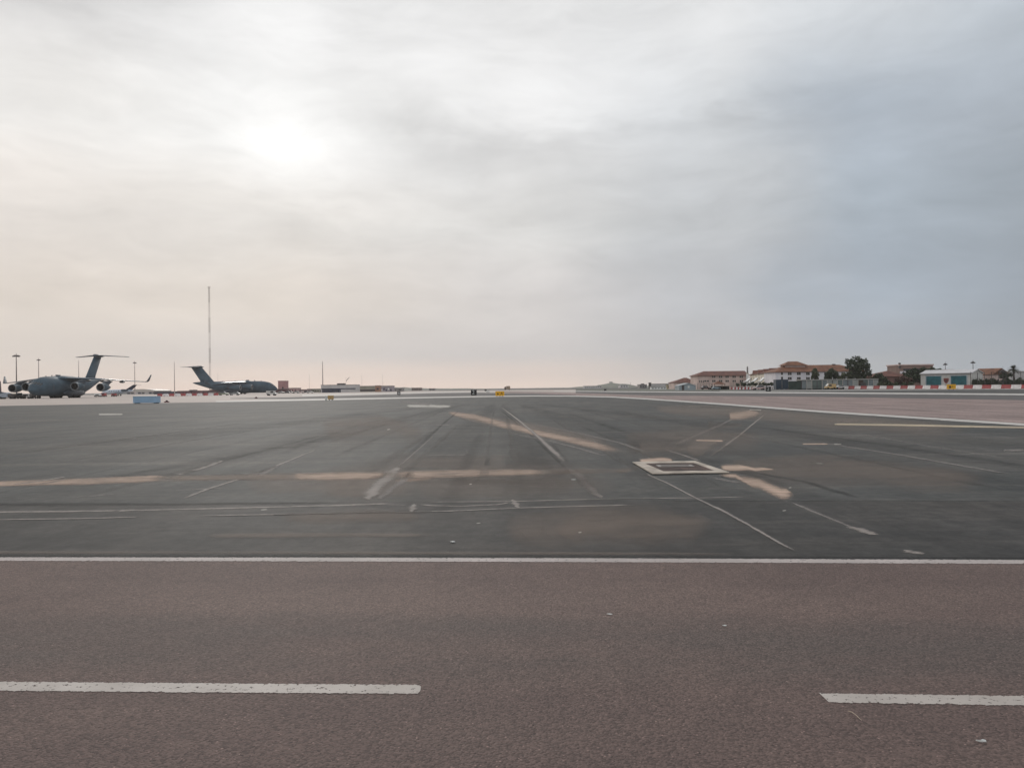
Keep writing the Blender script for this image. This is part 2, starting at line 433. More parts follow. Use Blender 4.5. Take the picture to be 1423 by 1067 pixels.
strip_px('runway_edge_line', [(300, 557.0, 558.9), (400, 555.0, 557.1), (500, 553.2, 555.1), (600, 551.5, 553.1), (680, 550.2, 551.6), (740, 549.5, 550.9), (800, 549.8, 551.2), (850, 550.9, 552.4), (900, 553.6, 555.3), (1000, 560.3, 562.4), (1140, 570.8, 573.3), (1423, 588.8, 592.0), (1700, 606.5, 610.5)], M_line, .013)
strip_px('runway_edge_line', [(770, 542.9, 543.8), (850, 543.5, 544.7), (1000, 544.2, 545.8), (1140, 545.0, 546.9), (1423, 547.0, 549.2), (1700, 549.4, 552.0)], M_line, .010)
strip_px('taxiway', [(800, 545.0, 545.6), (900, 545.7, 549.6), (1000, 546.2, 550.3), (1140, 547.2, 551.3), (1423, 549.3, 556.3), (1800, 553.2, 564)], M_dark, .011)
M_kerb = ground_mat('concrete_pale', (176, 172, 166), (160, 156, 150), (150, 145, 140), (3, .1), .1, .8)
strip_px('verge', [(1000, 543.2, 543.9), (1140, 541.8, 542.9), (1300, 540.2, 541.6), (1423, 539.2, 541.0), (1600, 538.0, 540.3)], M_kerb, .008)
strip_px('verge', [(800, 541.0, 542.4), (950, 540.2, 543.4), (1030, 539.6, 542.4)], ground_mat('dry_grass', (112, 110, 98), (98, 100, 88), (88, 90, 80), (1.5, .15), .05), .007)

# road markings
M_edge = paint_mat('paint_road_edge', (192, 180, 175), (168, 158, 153), .24, 26)
M_dash = paint_mat('paint_road_dash', (204, 194, 186), (178, 168, 160), .27, 34)
strip_px('road_edge_line', [(-400, 773.2, 778.6), (0, 774.4, 780.0), (400, 774.8, 780.6), (800, 775.7, 781.7), (1423, 778.2, 784.2), (1900, 780, 786)], M_edge, .0052)
M_crack = decal_mat('dark_joint', (50, 50, 50), (60, 58, 57), .25, 1.5, 1.3, .9)
strip_px('surface_joint', [(-200, 771.0, 773.2), (400, 771.2, 773.4), (800, 772.4, 774.4), (1423, 774.4, 776.6), (1800, 776, 778)], M_crack, .0036)
def dash(rows):
    strip_px('centre_line', rows, M_dash, .0052)
def rounded(x1, ya, yb, tilt, back=False):
    out = []
    return out
dash([(-500, 941, 953), (0, 947.2, 961.5), (300, 949.4, 963.8), (570, 951.4, 965.6), (581, 951.7, 965.3), (584.3, 953.2, 960.5), (584.8, 955, 956.5)])
sheet('centre_line', [(px(1137.5, 963.4), px(1138.5, 964.2)), (px(1144, 963.3), px(1152, 977.3)), (px(1160, 963.6), px(1168, 978)), (px(1423, 967), px(1423, 982)), (px(1800, 972), px(1800, 987.5))], M_dash, .0052)

# ---- stains, sealant lines and seams on the runway
D_tan = decal_mat('dust_tan', (216, 188, 168), (196, 170, 152), .40, .7, 1.25, 1.0, (.5, 1))
D_tan2 = decal_mat('dust_tan_faint', (176, 158, 144), (146, 132, 122), .5, .5, .75, .60, (.5, 1))
D_brown = decal_mat('dust_brown', (152, 136, 124), (136, 122, 112), .5, .22, .75, .55, (.5, 1))
D_tan3 = decal_mat('dust_veil', (166, 150, 138), (146, 132, 122), .5, .35, .9, .44, (.5, 1))
D_white = decal_mat('bare_concrete', (206, 200, 190), (184, 178, 170), .35, .5, 1.4, 1.0, (.5, 1))
D_seal = decal_mat('sealant_pale', (164, 154, 147), (150, 142, 136), .35, 1.2, 1.6, .95, uf=.09)
D_seal2 = decal_mat('sealant_thin', (158, 150, 144), (146, 138, 134), .4, 1.2, 1.3, .66, uf=.12)
D_dark = decal_mat('tar_seam', (52, 53, 53), (62, 61, 60), .45, .8, .95, .5)
D_dark2 = decal_mat('tyre_mark', (58, 57, 57), (72, 70, 68), .5, .4, .7, .28)
S = .0030
K = [0]
def lay():
    K[0] += 1; return S + (K[0] % 9) * .0006
def st(rows, m_, nm='surface_stain', ex=.28):
    rows = [(x, a-(c-a)*ex, c+(c-a)*ex) for x, a, c in rows]
    return strip_px(nm, rows, m_, lay())
def ln(pts, w, m_, nm='surface_joint'):
    if not isinstance(w, list): w = [w*3.0 if w <= .1 else w*1.6]*len(pts)
    else: w = [v*1.35 for v in w]
    P = [pts[0]]; Wd = [w[0]]
    for i in range(1, len(pts)):   # densify so widths can wander and the ends taper
        for q in (.25, .5, .75, 1):
            P.append((pts[i-1][0]+(pts[i][0]-pts[i-1][0])*q, pts[i-1][1]+(pts[i][1]-pts[i-1][1])*q))
            Wd.append((w[i-1]+(w[i]-w[i-1])*q)*random.uniform(.88, 1.14))
    Wd[0] *= .2; Wd[-1] *= .2; Wd[1] *= .7; Wd[-2] *= .7; pts, w = P, Wd
    return line_px(nm, pts, w, m_, lay())
# brown dust clouds
st([(430, 655, 700), (560, 640, 712), (700, 640, 715), (860, 650, 705)], D_brown)
st([(690, 716, 758), (800, 706, 772), (900, 712, 766), (1000, 725, 760)], D_brown)
st([(1000, 640, 690), (1120, 636, 695), (1280, 650, 694), (1400, 660, 694)], D_brown)
st([(860, 606, 650), (960, 600, 655), (1080, 608, 650)], D_brown)
st([(900, 563, 574), (1030, 568, 590), (1150, 578, 606), (1300, 588, 618), (1430, 596, 620)], D_tan2)
st([(440, 590, 640), (520, 585, 636), (600, 600, 640)], D_brown)
st([(380, 712, 730), (480, 708, 730), (600, 712, 728)], D_brown)
# tan band along the crossing joint
st([(-60, 668, 677), (130, 664, 674), (300, 659.5, 669), (460, 656.5, 667.5), (640, 653, 664), (760, 652, 661), (900, 646, 657)], D_tan2)
st([(225, 661.5, 668.5), (320, 659.5, 668), (420, 658.5, 667)], D_tan2)
st([(560, 660, 700), (700, 664, 704), (880, 664, 696)], D_tan3)
st([(330, 655, 690), (470, 660, 698), (600, 670, 700)], D_tan3)
st([(760, 722, 738), (820, 706, 756), (890, 703, 766), (960, 716, 758), (1010, 730, 744)], D_brown)
st([(-40, 669.5, 677), (60, 666.5, 675.5), (130, 664, 674), (200, 661, 671), (246, 660, 668)], D_tan)
st([(225, 661, 669), (320, 659.5, 668), (410, 659, 667)], D_tan2)
st([(400, 657.5, 667.5), (470, 656.5, 668), (545, 656, 667)], D_tan)
st([(540, 655.5, 667), (640, 653, 664.5), (700, 652.5, 662.5), (770, 653, 661)], D_tan)
st([(755, 653, 661.5), (820, 652, 660), (885, 649, 658)], D_tan2)
st([(545, 666, 670), (575, 664, 670), (605, 663.5, 667)], D_tan)
ln([(-20, 669), (200, 660.5), (330, 659.3), (540, 657), (760, 652)], .06, D_dark)
ln([(370, 658.5), (430, 658.2), (540, 657.6)], .05, D_dark)
# tan diagonal
st([(618, 570, 575), (660, 576, 585), (700, 586, 597), (740, 596, 606), (790, 606, 616.5), (840, 617, 629), (880, 627, 638), (910, 633, 641)], D_tan)
st([(618, 570, 577), (700, 582, 599), (800, 601, 621), (890, 620, 641)], D_tan2)
ln([(735, 588), (800, 601), (860, 615), (906, 632)], .10, D_seal2)
ln([(700, 600), (760, 612), (800, 622), (850, 637)], .10, D_seal2)
# pale patch of bare concrete further off
st([(560, 562, 566.5), (590, 562, 567.6), (612, 562.8, 568), (632, 564, 567.2)], D_white)
st([(555, 556.5, 558.5), (590, 560, 564), (600, 562, 566)], D_seal2)
st([(940, 563, 564.6), (1000, 563.6, 565)], D_tan2)
st([(1040, 568.6, 570), (1060, 569, 570.6)], D_white)
st([(134, 574.6, 577.4), (174, 574.4, 577)], D_white)
st([(620, 564, 565), (680, 565.2, 566.2)], D_seal2)
# seams running down the runway
ln([(640, 569), (612, 592), (580, 622), (548, 652)], .16, D_dark)
ln([(606, 603), (575, 630), (550, 652)], .05, D_seal2)
ln([(560, 645), (545, 657), (528, 672), (505, 698)], [.12, .42, .38, .34], D_seal)
ln([(572, 655), (560, 668), (520, 698)], .10, D_seal2)
ln([(696, 565), (722, 585), (748, 607), (776, 634), (797, 656)], .10, D_seal)
ln([(690, 565), (740, 606), (770, 634), (792, 658), (824, 696)], .12, D_dark)
ln([(790, 650), (800, 657), (836, 696)], [.12, .34, .30], D_seal)
ln([(240, 698.5), (290, 679), (325, 668), (352, 660), (385, 647), (445, 622.5)], [.14, .14, .14, .3, .16, .06], D_seal)
ln([(242, 661), (280, 651), (314, 639)], .10, D_seal)
ln([(330, 666), (362, 660), (392, 645)], .10, D_seal2)
ln([(14, 674), (60, 668), (95, 662)], .16, D_seal)
ln([(50, 674), (100, 665)], .14, D_seal2)
ln([(-40, 592), (60, 586), (140, 579.6), (280, 570), (380, 561.6)], .16, D_seal2)
ln([(-40, 592), (60, 584.8), (90, 583)], .2, D_seal)
ln([(370, 640), (420, 618), (500, 590), (545, 580)], .3, D_dark2)
ln([(0, 700), (120, 668), (300, 640), (480, 604), (580, 580)], .5, D_dark2)
# sealed trench lines and the patched slab
ln([(-60, 712), (100, 710.6), (200, 709), (330, 706), (480, 702), (572, 698.6)], .09, D_seal)
ln([(572, 697.6), (640, 697.4), (716, 696.8), (790, 694.6), (870, 693), (1000, 691.5), (1060, 690)], .05, D_seal)
ln([(480, 700), (560, 702), (572, 702)], .045, D_seal2)
ln([(578, 700.5), (600, 702.8), (640, 703.6), (690, 701.4), (714, 698)], .05, D_seal)
ln([(-60, 723), (110, 721), (206, 718.4)], .05, D_seal)
ln([(248, 717.6), (400, 715), (480, 713.2), (568, 712), (640, 710), (716, 706.4), (800, 703.8), (910, 701.6)], .055, D_seal)
ln([(569, 713), (578, 700)], .14, D_seal)
ln([(719, 707), (713.5, 693)], .13, D_seal)
ln([(330, 668.5), (400, 667), (470, 665)], .04, D_seal2)
ln([(90, 692), (188, 684.5)], .07, D_seal2)
ln([(235, 682), (320, 678)], .07, D_seal2)
st([(-300, 698.5, 705), (0, 698.5, 704.5), (240, 698.5, 703), (520, 697.5, 700)], D_dark)
ln([(860, 695.4), (1050, 695.8), (1250, 696), (1500, 697)], .06, D_dark)
st([(270, 741.5, 749), (450, 740, 748), (560, 741.5, 747.5), (630, 742.5, 745.5)], D_tan3)
st([(-200, 766, 771), (300, 766, 771), (700, 767, 772), (1100, 768.5, 773)], D_brown)
# the framed drain cover: seams round it
ln([(890, 655), (930, 673), (964, 691), (1006, 711), (1042, 731), (1085, 756), (1122, 775)], [.06, .07, .08, .09, .07, .06, .07], D_seal)
ln([(924, 624.5), (950, 632.5), (976, 642)], .12, D_seal)
ln([(924, 624.5), (958, 609), (1000, 591), (1034, 574)], .10, D_seal2)
ln([(976, 642), (1004, 622), (1030, 603), (1050, 586), (1064, 575)], .12, D_seal)
st([(1012, 573.5, 586), (1035, 571.5, 585), (1062, 573, 579)], D_tan)
st([(980, 586, 600), (1010, 588, 598), (1036, 588, 594)], D_tan2)
st([(964, 610.5, 613.4), (1008, 611.5, 614.6)], D_tan)
st([(950, 615, 630), (975, 612, 638), (1000, 612, 622)], D_tan2)
st([(886, 637.5, 643), (915, 635.5, 643.5), (938, 638, 643)], D_tan)
st([(997, 645, 653), (1020, 645.5, 656), (1050, 650, 656), (1082, 652.6, 654.6)], D_tan)
st([(990, 656, 660), (1022, 658, 665), (1054, 664, 680), (1086, 678, 696), (1112, 690, 697)], D_tan)
st([(850, 654, 658), (880, 648, 656), (900, 642, 650)], D_tan2)
ln([(1096, 696), (1130, 711), (1172, 728), (1222, 748)], [.12, .12, .09, .06], D_seal2)
ln([(1180, 731), (1200, 738), (1216, 744)], .09, D_seal)
ln([(1258, 764), (1280, 771)], .09, D_seal)
ln([(1040, 655), (1120, 670), (1200, 695)], .10, D_dark)
ln([(1090, 618), (1200, 640), (1300, 662), (1430, 688)], .22, D_dark2)
ln([(1120, 612), (1260, 634), (1430, 664)], .10, D_seal2)
ln([(1190, 645), (1280, 640), (1430, 646)], .16, D_dark2)
ln([(1140, 594), (1280, 618), (1430, 642)], .12, D_seal2)
st([(1112, 616, 618.2), (1154, 616, 618)], D_tan)
st([(1158, 616.4, 618), (1170, 616.6, 618)], D_white)
st([(1124, 643.2, 645), (1145, 643.4, 645.2)], D_white)
st([(1392, 624, 627.5), (1415, 623.6, 627.8), (1440, 624, 628)], D_seal2)
ln([(990, 664), (1010, 668), (1030, 672)], .1, D_seal2)
# painted line fading in from the right
D_yel = decal_mat('worn_yellow_paint', (206, 190, 160), (196, 180, 158), .3, .5, 2.0, 1.0, (.5, 1), uf=.02)
st([(1158, 588.0, 591.0), (1240, 589.0, 592.4), (1330, 590.8, 594.2), (1440, 593, 596.2), (1600, 596, 599)], D_yel, 'runway_marking')
M_yel = paint_mat('worn_cream_paint', (196, 178, 150), (164, 148, 128), .22, 3.0, big=.5)
strip_px('runway_marking', [(1160, 589.0, 590.4), (1240, 589.6, 591.8), (1330, 591.4, 593.8), (1440, 593.6, 595.8), (1600, 596.6, 598.6)], M_yel, .0086)
st([(580, 589.8, 591.2), (630, 590.2, 591.6)], D_seal2)
st([(585, 632.6, 633.8), (655, 631, 632.6)], D_seal2)
st([(646, 624, 625), (668, 624.2, 625.2)], D_seal2); ln([(649, 624), (649, 631)], .08, D_seal2)
for (x, y, w) in [(367, 708.4, 16), (665, 727.2, 10), (806, 740.2, 8), (654, 673, 6), (1098, 678, 7), (1090, 710, 9), (540, 597, 8)]:
    st([(x-w*.35, y-.6, y+.6), (x, y-.9, y+.9), (x+w*.35, y-.4, y+.5)], D_white)
# broad rubber and tyre darkening along the runway axis
for pts, w in [([(690, 560), (650, 600), (560, 690)], 1.6), ([(700, 560), (720, 600), (770, 690)], 1.2), ([(720, 560), (850, 600), (1150, 690)], 2.4),
               ([(660, 560), (440, 610), (100, 690)], 2.2), ([(740, 560), (1000, 592), (1500, 650)], 2.6), ([(640, 560), (300, 600), (-100, 645)], 2.6)]:
    ln(pts, w, D_dark2, 'tyre_mark')

D_trail = decal_mat('pale_trail', (122, 116, 110), (108, 103, 98), .5, .8, 1.0, .42, uf=.3)
rs = random.Random(11)
for i, xb in enumerate([-1500, -1050, -700, -430, -210, -40, 130, 330, 430, 585, 655, 745, 905, 1085, 1230, 1390, 1620, 1900, 2300]):
    xv = 693 + rs.uniform(-6, 6); ya = rs.uniform(558, 600); yb = rs.uniform(650, 770)
    P_ = [(xv + (xb-xv)*(y-540)/235, y) for y in (ya, ya+(yb-ya)*.15, ya+(yb-ya)*.4, ya+(yb-ya)*.7, yb)]
    ln(P_, [rs.uniform(.12, .5)]*5, D_trail if i % 3 else D_dark2, 'tyre_mark')

# drain cover let into the runway: pale concrete frame and dark grating
def slab(name, quad, holes, z0, z1, m_, parent): pass
fr = thing('drain_cover', 'square dark metal drain grating set in a pale concrete frame in the runway', 'drain cover', px(945, 651))
o_ = px(945, 651)
def loc(p): q = px(*p) - o_; return Vector((q.x, q.y, 0))
outer = [loc(p) for p in ((879, 643.6), (966, 642.0), (1013.5, 658.0), (907, 660.0))]
inner = [loc(p) for p in ((896, 645.6), (964, 644.6), (993.5, 655.6), (922, 656.8))]
b = MB()
for i in range(4):
    j = (i+1) % 4
    a0, a1, c1, c0 = outer[i], outer[j], inner[j], inner[i]
    vs = [(p.x, p.y, .014) for p in (a0, a1, c1, c0)] + [(p.x, p.y, .03) for p in (a0, a1, c1, c0)]
    b.add(vs, [(4, 5, 6, 7), (0, 1, 5, 4), (3, 2, 6, 7)])
b.build('frame', mat('frame_concrete', (196, 184, 170), .85, .10, 2.6, rgb2=(158, 146, 134)), fr)
b = MB(); b.add([(p.x, p.y, .016) for p in inner], [(0, 1, 2, 3)])
NB = 26
for k in range(NB):
    t0, t1 = (k+.25)/NB, (k+.75)/NB
    A = inner[0].lerp(inner[1], t0); B = inner[0].lerp(inner[1], t1); C = inner[3].lerp(inner[2], t1); D = inner[3].lerp(inner[2], t0)
    b.add([(p.x, p.y, .017) for p in (A, B, C, D)] + [(p.x, p.y, .024) for p in (A, B, C, D)], [(4, 5, 6, 7), (0, 1, 5, 4), (1, 2, 6, 5), (2, 3, 7, 6), (3, 0, 4, 7)])
b.build('grating', mat('rusty_grating', (96, 78, 72), .8, .3, 3.0, rgb2=(66, 56, 54)), fr)
b = MB(); c0 = loc((939, 649.6)); b.box(c0.x-.35, c0.x+.35, c0.y-.10, c0.y-.02, .025, .034); b.box(c0.x-.35, c0.x+.35, c0.y+.14, c0.y+.22, .025, .034)
b.box(c0.x-.35, c0.x-.28, c0.y-.02, c0.y+.14, .025, .034); b.box(c0.x+.28, c0.x+.35, c0.y-.02, c0.y+.14, .025, .034)
b.build('lifting_handle', mat('worn_steel', (150, 142, 136), .5, .1, 5), fr)

# litter on the road
def scrap(name, label, cat, x, y, pts, h, m_):
    p = px(x, y, .006); b = MB()
    n = len(pts); pts = [(u*.45, v*.45) for u, v in pts]; h *= .45; vs = [(u, v, .003 + h*(.4+.6*math.sin(i*2.3)**2)) for i, (u, v) in enumerate(pts)] + [(0, 0, h)]
    b.add(vs + [(q[0], q[1], .001) for q in vs], [(i, (i+1) % n, n) for i in range(n)] + [(i, (i+1) % n, (i+1) % n+n+1, i+n+1) for i in range(n)])
    o = b.build(name, m_, smooth=False); o.location = p; tag(o, label, cat); return o
M_paper = mat('litter_white', (226, 226, 222), .7, .1, 20)
scrap('paper_scrap', 'small crumpled white scrap on the road at the lower right of the photo', 'litter', 1364, 1030,
      [(-.045, .02), (-.01, .002), (.02, .012), (.045, .004), (.04, -.012), (.0, -.014), (-.03, -.002)], .014, M_paper)
scrap('paper_scrap', 'tiny white fleck on the road, just above and left of the right-hand dash', 'litter', 1007, 869.5, [(-.03, .01), (.0, .02), (.03, .0), (.0, -.012)], .01, M_paper)
scrap('paper_scrap', 'tiny white fleck on the road below the edge line, right of centre', 'litter', 847, 853.5, [(-.04, .02), (-.0, .014), (.04, -.02), (.0, -.02)], .01, M_paper)
scrap('paper_scrap', 'bright white fleck on the dark runway just beyond the road edge line, left of centre', 'litter', 629, 753, [(-.06, .03), (.0, .05), (.06, .0), (.0, -.04)], .012, M_paper)
scrap('paper_scrap', 'faint white fleck on the runway between the trench lines and the tan band', 'litter', 797, 666.5, [(-.09, .05), (.0, .08), (.09, .0), (.0, -.05)], .012, M_paper)
b = MB(); pp = [px(1179, 987.5, .012), px(1184, 989, .016), px(1190, 993.5, .013), px(1197.5, 1000.5, .010)]
b.tube([p - pp[0] for p in pp], [.0018, .0022, .002, .0012], 6)
o = b.build('straw', mat('dry_straw', (176, 158, 140), .7, .1, 9)); o.location = pp[0]; tag(o, 'thin bent dry straw on the road below the right-hand dash', 'straw')

# ================================================================== COMMON MATERIALS
m_grey = mat('aircraft_grey', (64, 84, 97), .58, .10, .35, coat=0.0, rgb2=(54, 72, 84))
m_greyd = mat('aircraft_dark_grey', (58, 70, 82), .45, .08, .5)
m_grey.node_tree.nodes['Principled BSDF'].inputs['Specular IOR Level'].default_value = .35
m_wing = mat('aircraft_wing', (72, 92, 106), .26, .08, .35, rgb2=(62, 80, 94))
m_rim = mat('polished_lip', (116, 120, 124), .4, .05, 2, metal=.4)
m_black = mat('black_void', (22, 22, 24), .8, .1, 2)
m_glass = mat('dark_glass', (30, 36, 42), .12, .1, 1, coat=.6)
m_tyre = mat('tyre_rubber', (34, 34, 35), .85, .1, 8)
m_white = mat('white_panel', (230, 230, 228), .5, .08, .4)
m_cream = mat('cream_render', (232, 222, 206), .8, .08, .25, rgb2=(218, 208, 190))
m_pinkw = mat('pink_render', (206, 184, 176), .85, .10, .25, rgb2=(192, 168, 160))
m_whitew = mat('white_render', (236, 232, 234), .85, .05, .25, rgb2=(222, 216, 220))
m_roof = mat('terracotta_roof', (128, 84, 60), .8, .18, .5, rgb2=(104, 68, 50))
m_roof2 = mat('terracotta_roof_dark', (114, 72, 58), .8, .18, .5, rgb2=(92, 58, 50))
m_window = mat('window_dark', (52, 50, 56), .25, .1, 1)
m_frame = mat('window_frame_pale', (176, 168, 160), .6, .05, 1)
m_red = mat('red_plastic', (170, 76, 76), .55, .12, .8)
m_wplast = mat('white_plastic', (232, 226, 224), .55, .10, .8)
m_steel = mat('galvanised_steel', (132, 128, 126), .5, .08, 1.5, metal=.3)
m_steeld = mat('dark_steel', (74, 68, 68), .55, .1, 1.5)
m_blue = mat('blue_steel', (40, 58, 76), .55, .12, .5)
m_navy = mat('navy_canvas', (36, 44, 66), .7, .12, .4)
m_olive = mat('olive_render', (150, 146, 132), .85, .10, .2)
m_greyw = mat('grey_render', (196, 192, 190), .8, .08, .2)
m_maroon = mat('maroon_cladding', (104, 62, 66), .7, .12, .3)
m_green = mat('dark_green_net', (52, 66, 60), .8, .15, .6)
m_bark = mat('bark', (74, 62, 54), .9, .2, 3)
m_carw = mat('car_paint_silver', (190, 190, 188), .3, .04, .5, coat=.5)
m_light = mat('headlamp', (210, 210, 200), .2, .04, 1)
m_tail = mat('tail_lamp', (140, 30, 28), .3, .04, 1)

def leafmat(name, c1, c2):
    mm = bpy.data.materials.new(name); mm.use_nodes = True; g = G(mm.node_tree); b = g.n['Principled BSDF']
    p = g.node('ShaderNodeTexCoord').outputs['Object']
    g.l.new(g.mix(g.ss(g.noise(p, .9, 4), .35, .65), lin(c1), lin(c2)), b.inputs['Base Color'])
    b.inputs['Roughness'].default_value = .7
    return mm
m_leaf = leafmat('foliage_dark', (50, 60, 44), (74, 84, 60))
m_leaf2 = leafmat('foliage_olive', (66, 76, 52), (92, 96, 70))
m_leafr = leafmat('foliage_reddish', (86, 64, 60), (108, 84, 74))
m_palm = leafmat('foliage_palm', (56, 60, 48), (78, 80, 64))

# ================================================================== MILITARY TRANSPORT AIRCRAFT
FUS = [(0.0, 2.75, .06, .06), (.35, 2.8, .75, .70), (1.0, 2.95, 1.35, 1.25), (2.0, 3.2, 1.95, 1.85), (3.2, 3.55, 2.45, 2.45), (5.0, 3.85, 2.95, 2.95),
       (7.5, 4.05, 3.3, 3.3), (11, 4.15, 3.43, 3.43), (20, 4.15, 3.43, 3.43), (29, 4.15, 3.43, 3.43), (33, 4.5, 3.25, 3.08), (37, 5.1, 2.8, 2.48),
       (41, 5.75, 2.15, 1.83), (45, 6.35, 1.35, 1.15), (48, 6.7, .65, .55), (49.5, 6.85, .12, .10)]
def fus_at(y):
    for i in range(len(FUS)-1):
        if FUS[i][0] <= y <= FUS[i+1][0]:
            t = (y-FUS[i][0])/(FUS[i+1][0]-FUS[i][0]); a, b = FUS[i], FUS[i+1]
            return tuple(a[k]+(b[k]-a[k])*t for k in (1, 2, 3))
def fus_pt(y, ang, k=1.0):
    z, rx, rz = fus_at(y); return Vector((math.cos(ang)*rx*k, y, z + math.sin(ang)*rz*k))
def wing_loft(stations, n=10):
    """stations: (LE point, chord, thickness); section in the y-z plane"""
    rings = []
    for le, ch, th in stations:
        r = []
        for k in range(n+1):
            t = k/n; x = t*ch; yt = th*(1.9*math.sqrt(t)*(1-t)**.9 + .02*(1-t))
            r.append(Vector((le.x, le.y + x, le.z + yt*.62)))
        for k in range(n-1, 0, -1):
            t = k/n; x = t*ch; yt = th*(1.9*math.sqrt(t)*(1-t)**.9)
            r.append(Vector((le.x, le.y + x, le.z - yt*.38)))
        rings.append(r)
    return rings
def make_transport():
    R_ = thing('transport_aircraft', None, 'aircraft')
    b = MB(); rings = []
    ys = sorted(set([f[0] for f in FUS] + [i*1.5 for i in range(2, 33)]))
    for y in ys:
        rings.append([fus_pt(y, 2*math.pi*k/28) for k in range(28)])
    b.loft(rings)
    # wing box fairing over the shoulders
    fr = []
    for y, w, h in [(12.5, .3, 0), (14, 2.2, .35), (16, 3.1, .85), (20, 3.4, 1.0), (25, 3.3, .9), (29, 2.6, .5), (32, 1.0, .1)]:
        fr.append([Vector((math.cos(a)*w, y, 6.9 + math.sin(a)*(h+.05))) for a in [2*math.pi*k/16 for k in range(16)]])
    b.loft(fr)
    fus = b.build('fuselage', m_grey, R_, smooth=True)
    # landing gear fairings
    for s in (-1, 1):
        b = MB(); rr = []
        for y, w in [(14.5, .05), (16, .7), (18, 1.15), (22, 1.3), (26, 1.2), (28.5, .8), (30.5, .05)]:
            rr.append([Vector((s*3.1 + math.cos(a)*w, y, 1.75 + math.sin(a)*w*1.05)) for a in [2*math.pi*k/14 for k in range(14)]])
        b.loft(rr); b.build('wheel_fairing', m_greyd, R_, smooth=True)
    # cockpit windows
    for s in (-1, 1):
        for (a0, a1, y0, y1) in [(86, 68, 1.75, 2.75), (64, 46, 1.95, 3.0), (42, 28, 2.3, 3.5)]:
            b = MB(); rows = []
            for i in range(4):
                y = y0 + (y1-y0)*i/3
                row = []
                for k in range(4):
                    a = math.radians(a0 + (a1-a0)*k/3)
                    if s < 0: a = math.pi - a
                    row.append(fus_pt(y, a, 1.012))
                rows.append(row)
            b.loft(rows, closed=False, cap=False); b.build('cockpit_window', m_glass, R_, smooth=True, fix=False)
    # crew door and national roundel-like patches are left plain; a pale stripe by the door
    b = MB(); rows = []
    for i in range(2):
        rows.append([fus_pt(7.6 + 1.0*i, math.radians(a), 1.006) for a in (-28, -14, 0, 12)])
    b.loft(rows, closed=False, cap=False); b.build('crew_door', m_greyd, R_, fix=False)
    # wings
    for s in (-1, 1):
        root = (Vector((s*1.0, 15.2, 7.05)), 12.6, 1.0); mid = (Vector((s*9.5, 19.9, 6.75)), 8.8, .75)
        tip = (Vector((s*25.3, 28.6, 5.55)), 3.1, .30)
        b = MB(); b.loft(wing_loft([root, mid, tip])); wg = b.build('wing', m_wing, R_, smooth=True)
        b = MB(); st_ = []
        for t, (dx, dy, dz, ch, th) in enumerate([(25.2, 28.6, 5.55, 3.1, .18), (25.7, 29.5, 5.9, 2.5, .14), (26.4, 31.3, 8.2, 1.0, .07)]):
            r = []
            for k in range(9):
                tt = k/8; r.append(Vector((s*(dx + th*math.sin(math.pi*tt)*.5), dy+ch*tt, dz)))
            for k in range(7, 0, -1):
                tt = k/8; r.append(Vector((s*(dx - th*math.sin(math.pi*tt)*.5), dy+ch*tt, dz)))
            st_.append(r)
        b.loft(st_); b.build('winglet', m_greyd, wg, smooth=True)
        for fx in (6.0, 10.8, 13.0, 17.2):
            t = (fx-1)/24.3; te = 27.0 + t*4.2 if fx > 9.5 else 27.6
            zz = 6.9 - 1.3*t
            b = MB(); rr = []
            for y, w in [(-3.6, .06), (-2.6, .35), (-.8, .42), (.5, .28), (1.5, .04)]:
                rr.append([Vector((s*fx + math.cos(a)*w*.7, te + y, zz - .45 + math.sin(a)*w)) for a in [2*math.pi*k/10 for k in range(10)]])
            b.loft(rr); b.build('flap_fairing', m_greyd, wg, smooth=True)
        # engines
        for ex, ey, ez in ((8.2, 11.8, 4.05), (15.0, 16.0, 3.65)):
            pr = [(0, 1.22), (.12, 1.38), (.5, 1.46), (1.6, 1.50), (3.0, 1.42), (4.4, 1.18), (5.8, .86), (6.6, .66)]
            b = MB(); SEG = 24
            b.loft([[Vector((s*ex + math.cos(a)*r, ey + y, ez + math.sin(a)*r)) for a in [2*math.pi*k/SEG for k in range(SEG)]] for y, r in pr[2:]], cap=False)
            en = b.build('engine', m_grey, R_, smooth=True)
            b = MB()
            b.loft([[Vector((s*ex + math.cos(a)*r, ey + y, ez + math.sin(a)*r)) for a in [2*math.pi*k/SEG for k in range(SEG)]] for y, r in [(.5, 1.461), (.12, 1.40), (0, 1.30), (.1, 1.19), (.5, 1.12)]], cap=False)
            b.build('intake_lip', m_rim, en, smooth=True)
            b = MB()
            b.loft([[Vector((s*ex + math.cos(a)*r, ey + y, ez + math.sin(a)*r)) for a in [2*math.pi*k/SEG for k in range(SEG)]] for y, r in [(.5, 1.12), (1.3, 1.12), (1.3, .3), (.7, .05)]], cap=False)
            for k in range(18):
                a = 2*math.pi*k/18
                b.add([(s*ex+math.cos(a)*.3, ey+1.25, ez+math.sin(a)*.3), (s*ex+math.cos(a+.2)*.3, ey+1.1, ez+math.sin(a+.2)*.3), (s*ex+math.cos(a+.2)*1.1, ey+1.1, ez+math.sin(a+.2)*1.1), (s*ex+math.cos(a)*1.1, ey+1.25, ez+math.sin(a)*1.1)], [(0, 1, 2, 3)])
            b.build('fan', m_black, en, fix=False)
            b = MB(); b.loft([[Vector((s*ex + math.cos(a)*r, ey + y, ez + math.sin(a)*r)) for a in [2*math.pi*k/16 for k in range(16)]] for y, r in [(6.4, .60), (7.4, .42), (8.2, .08)]]); b.build('exhaust_cone', m_steeld, en, smooth=True)
            wz = 6.8 - (ex-1)/24.3*1.4
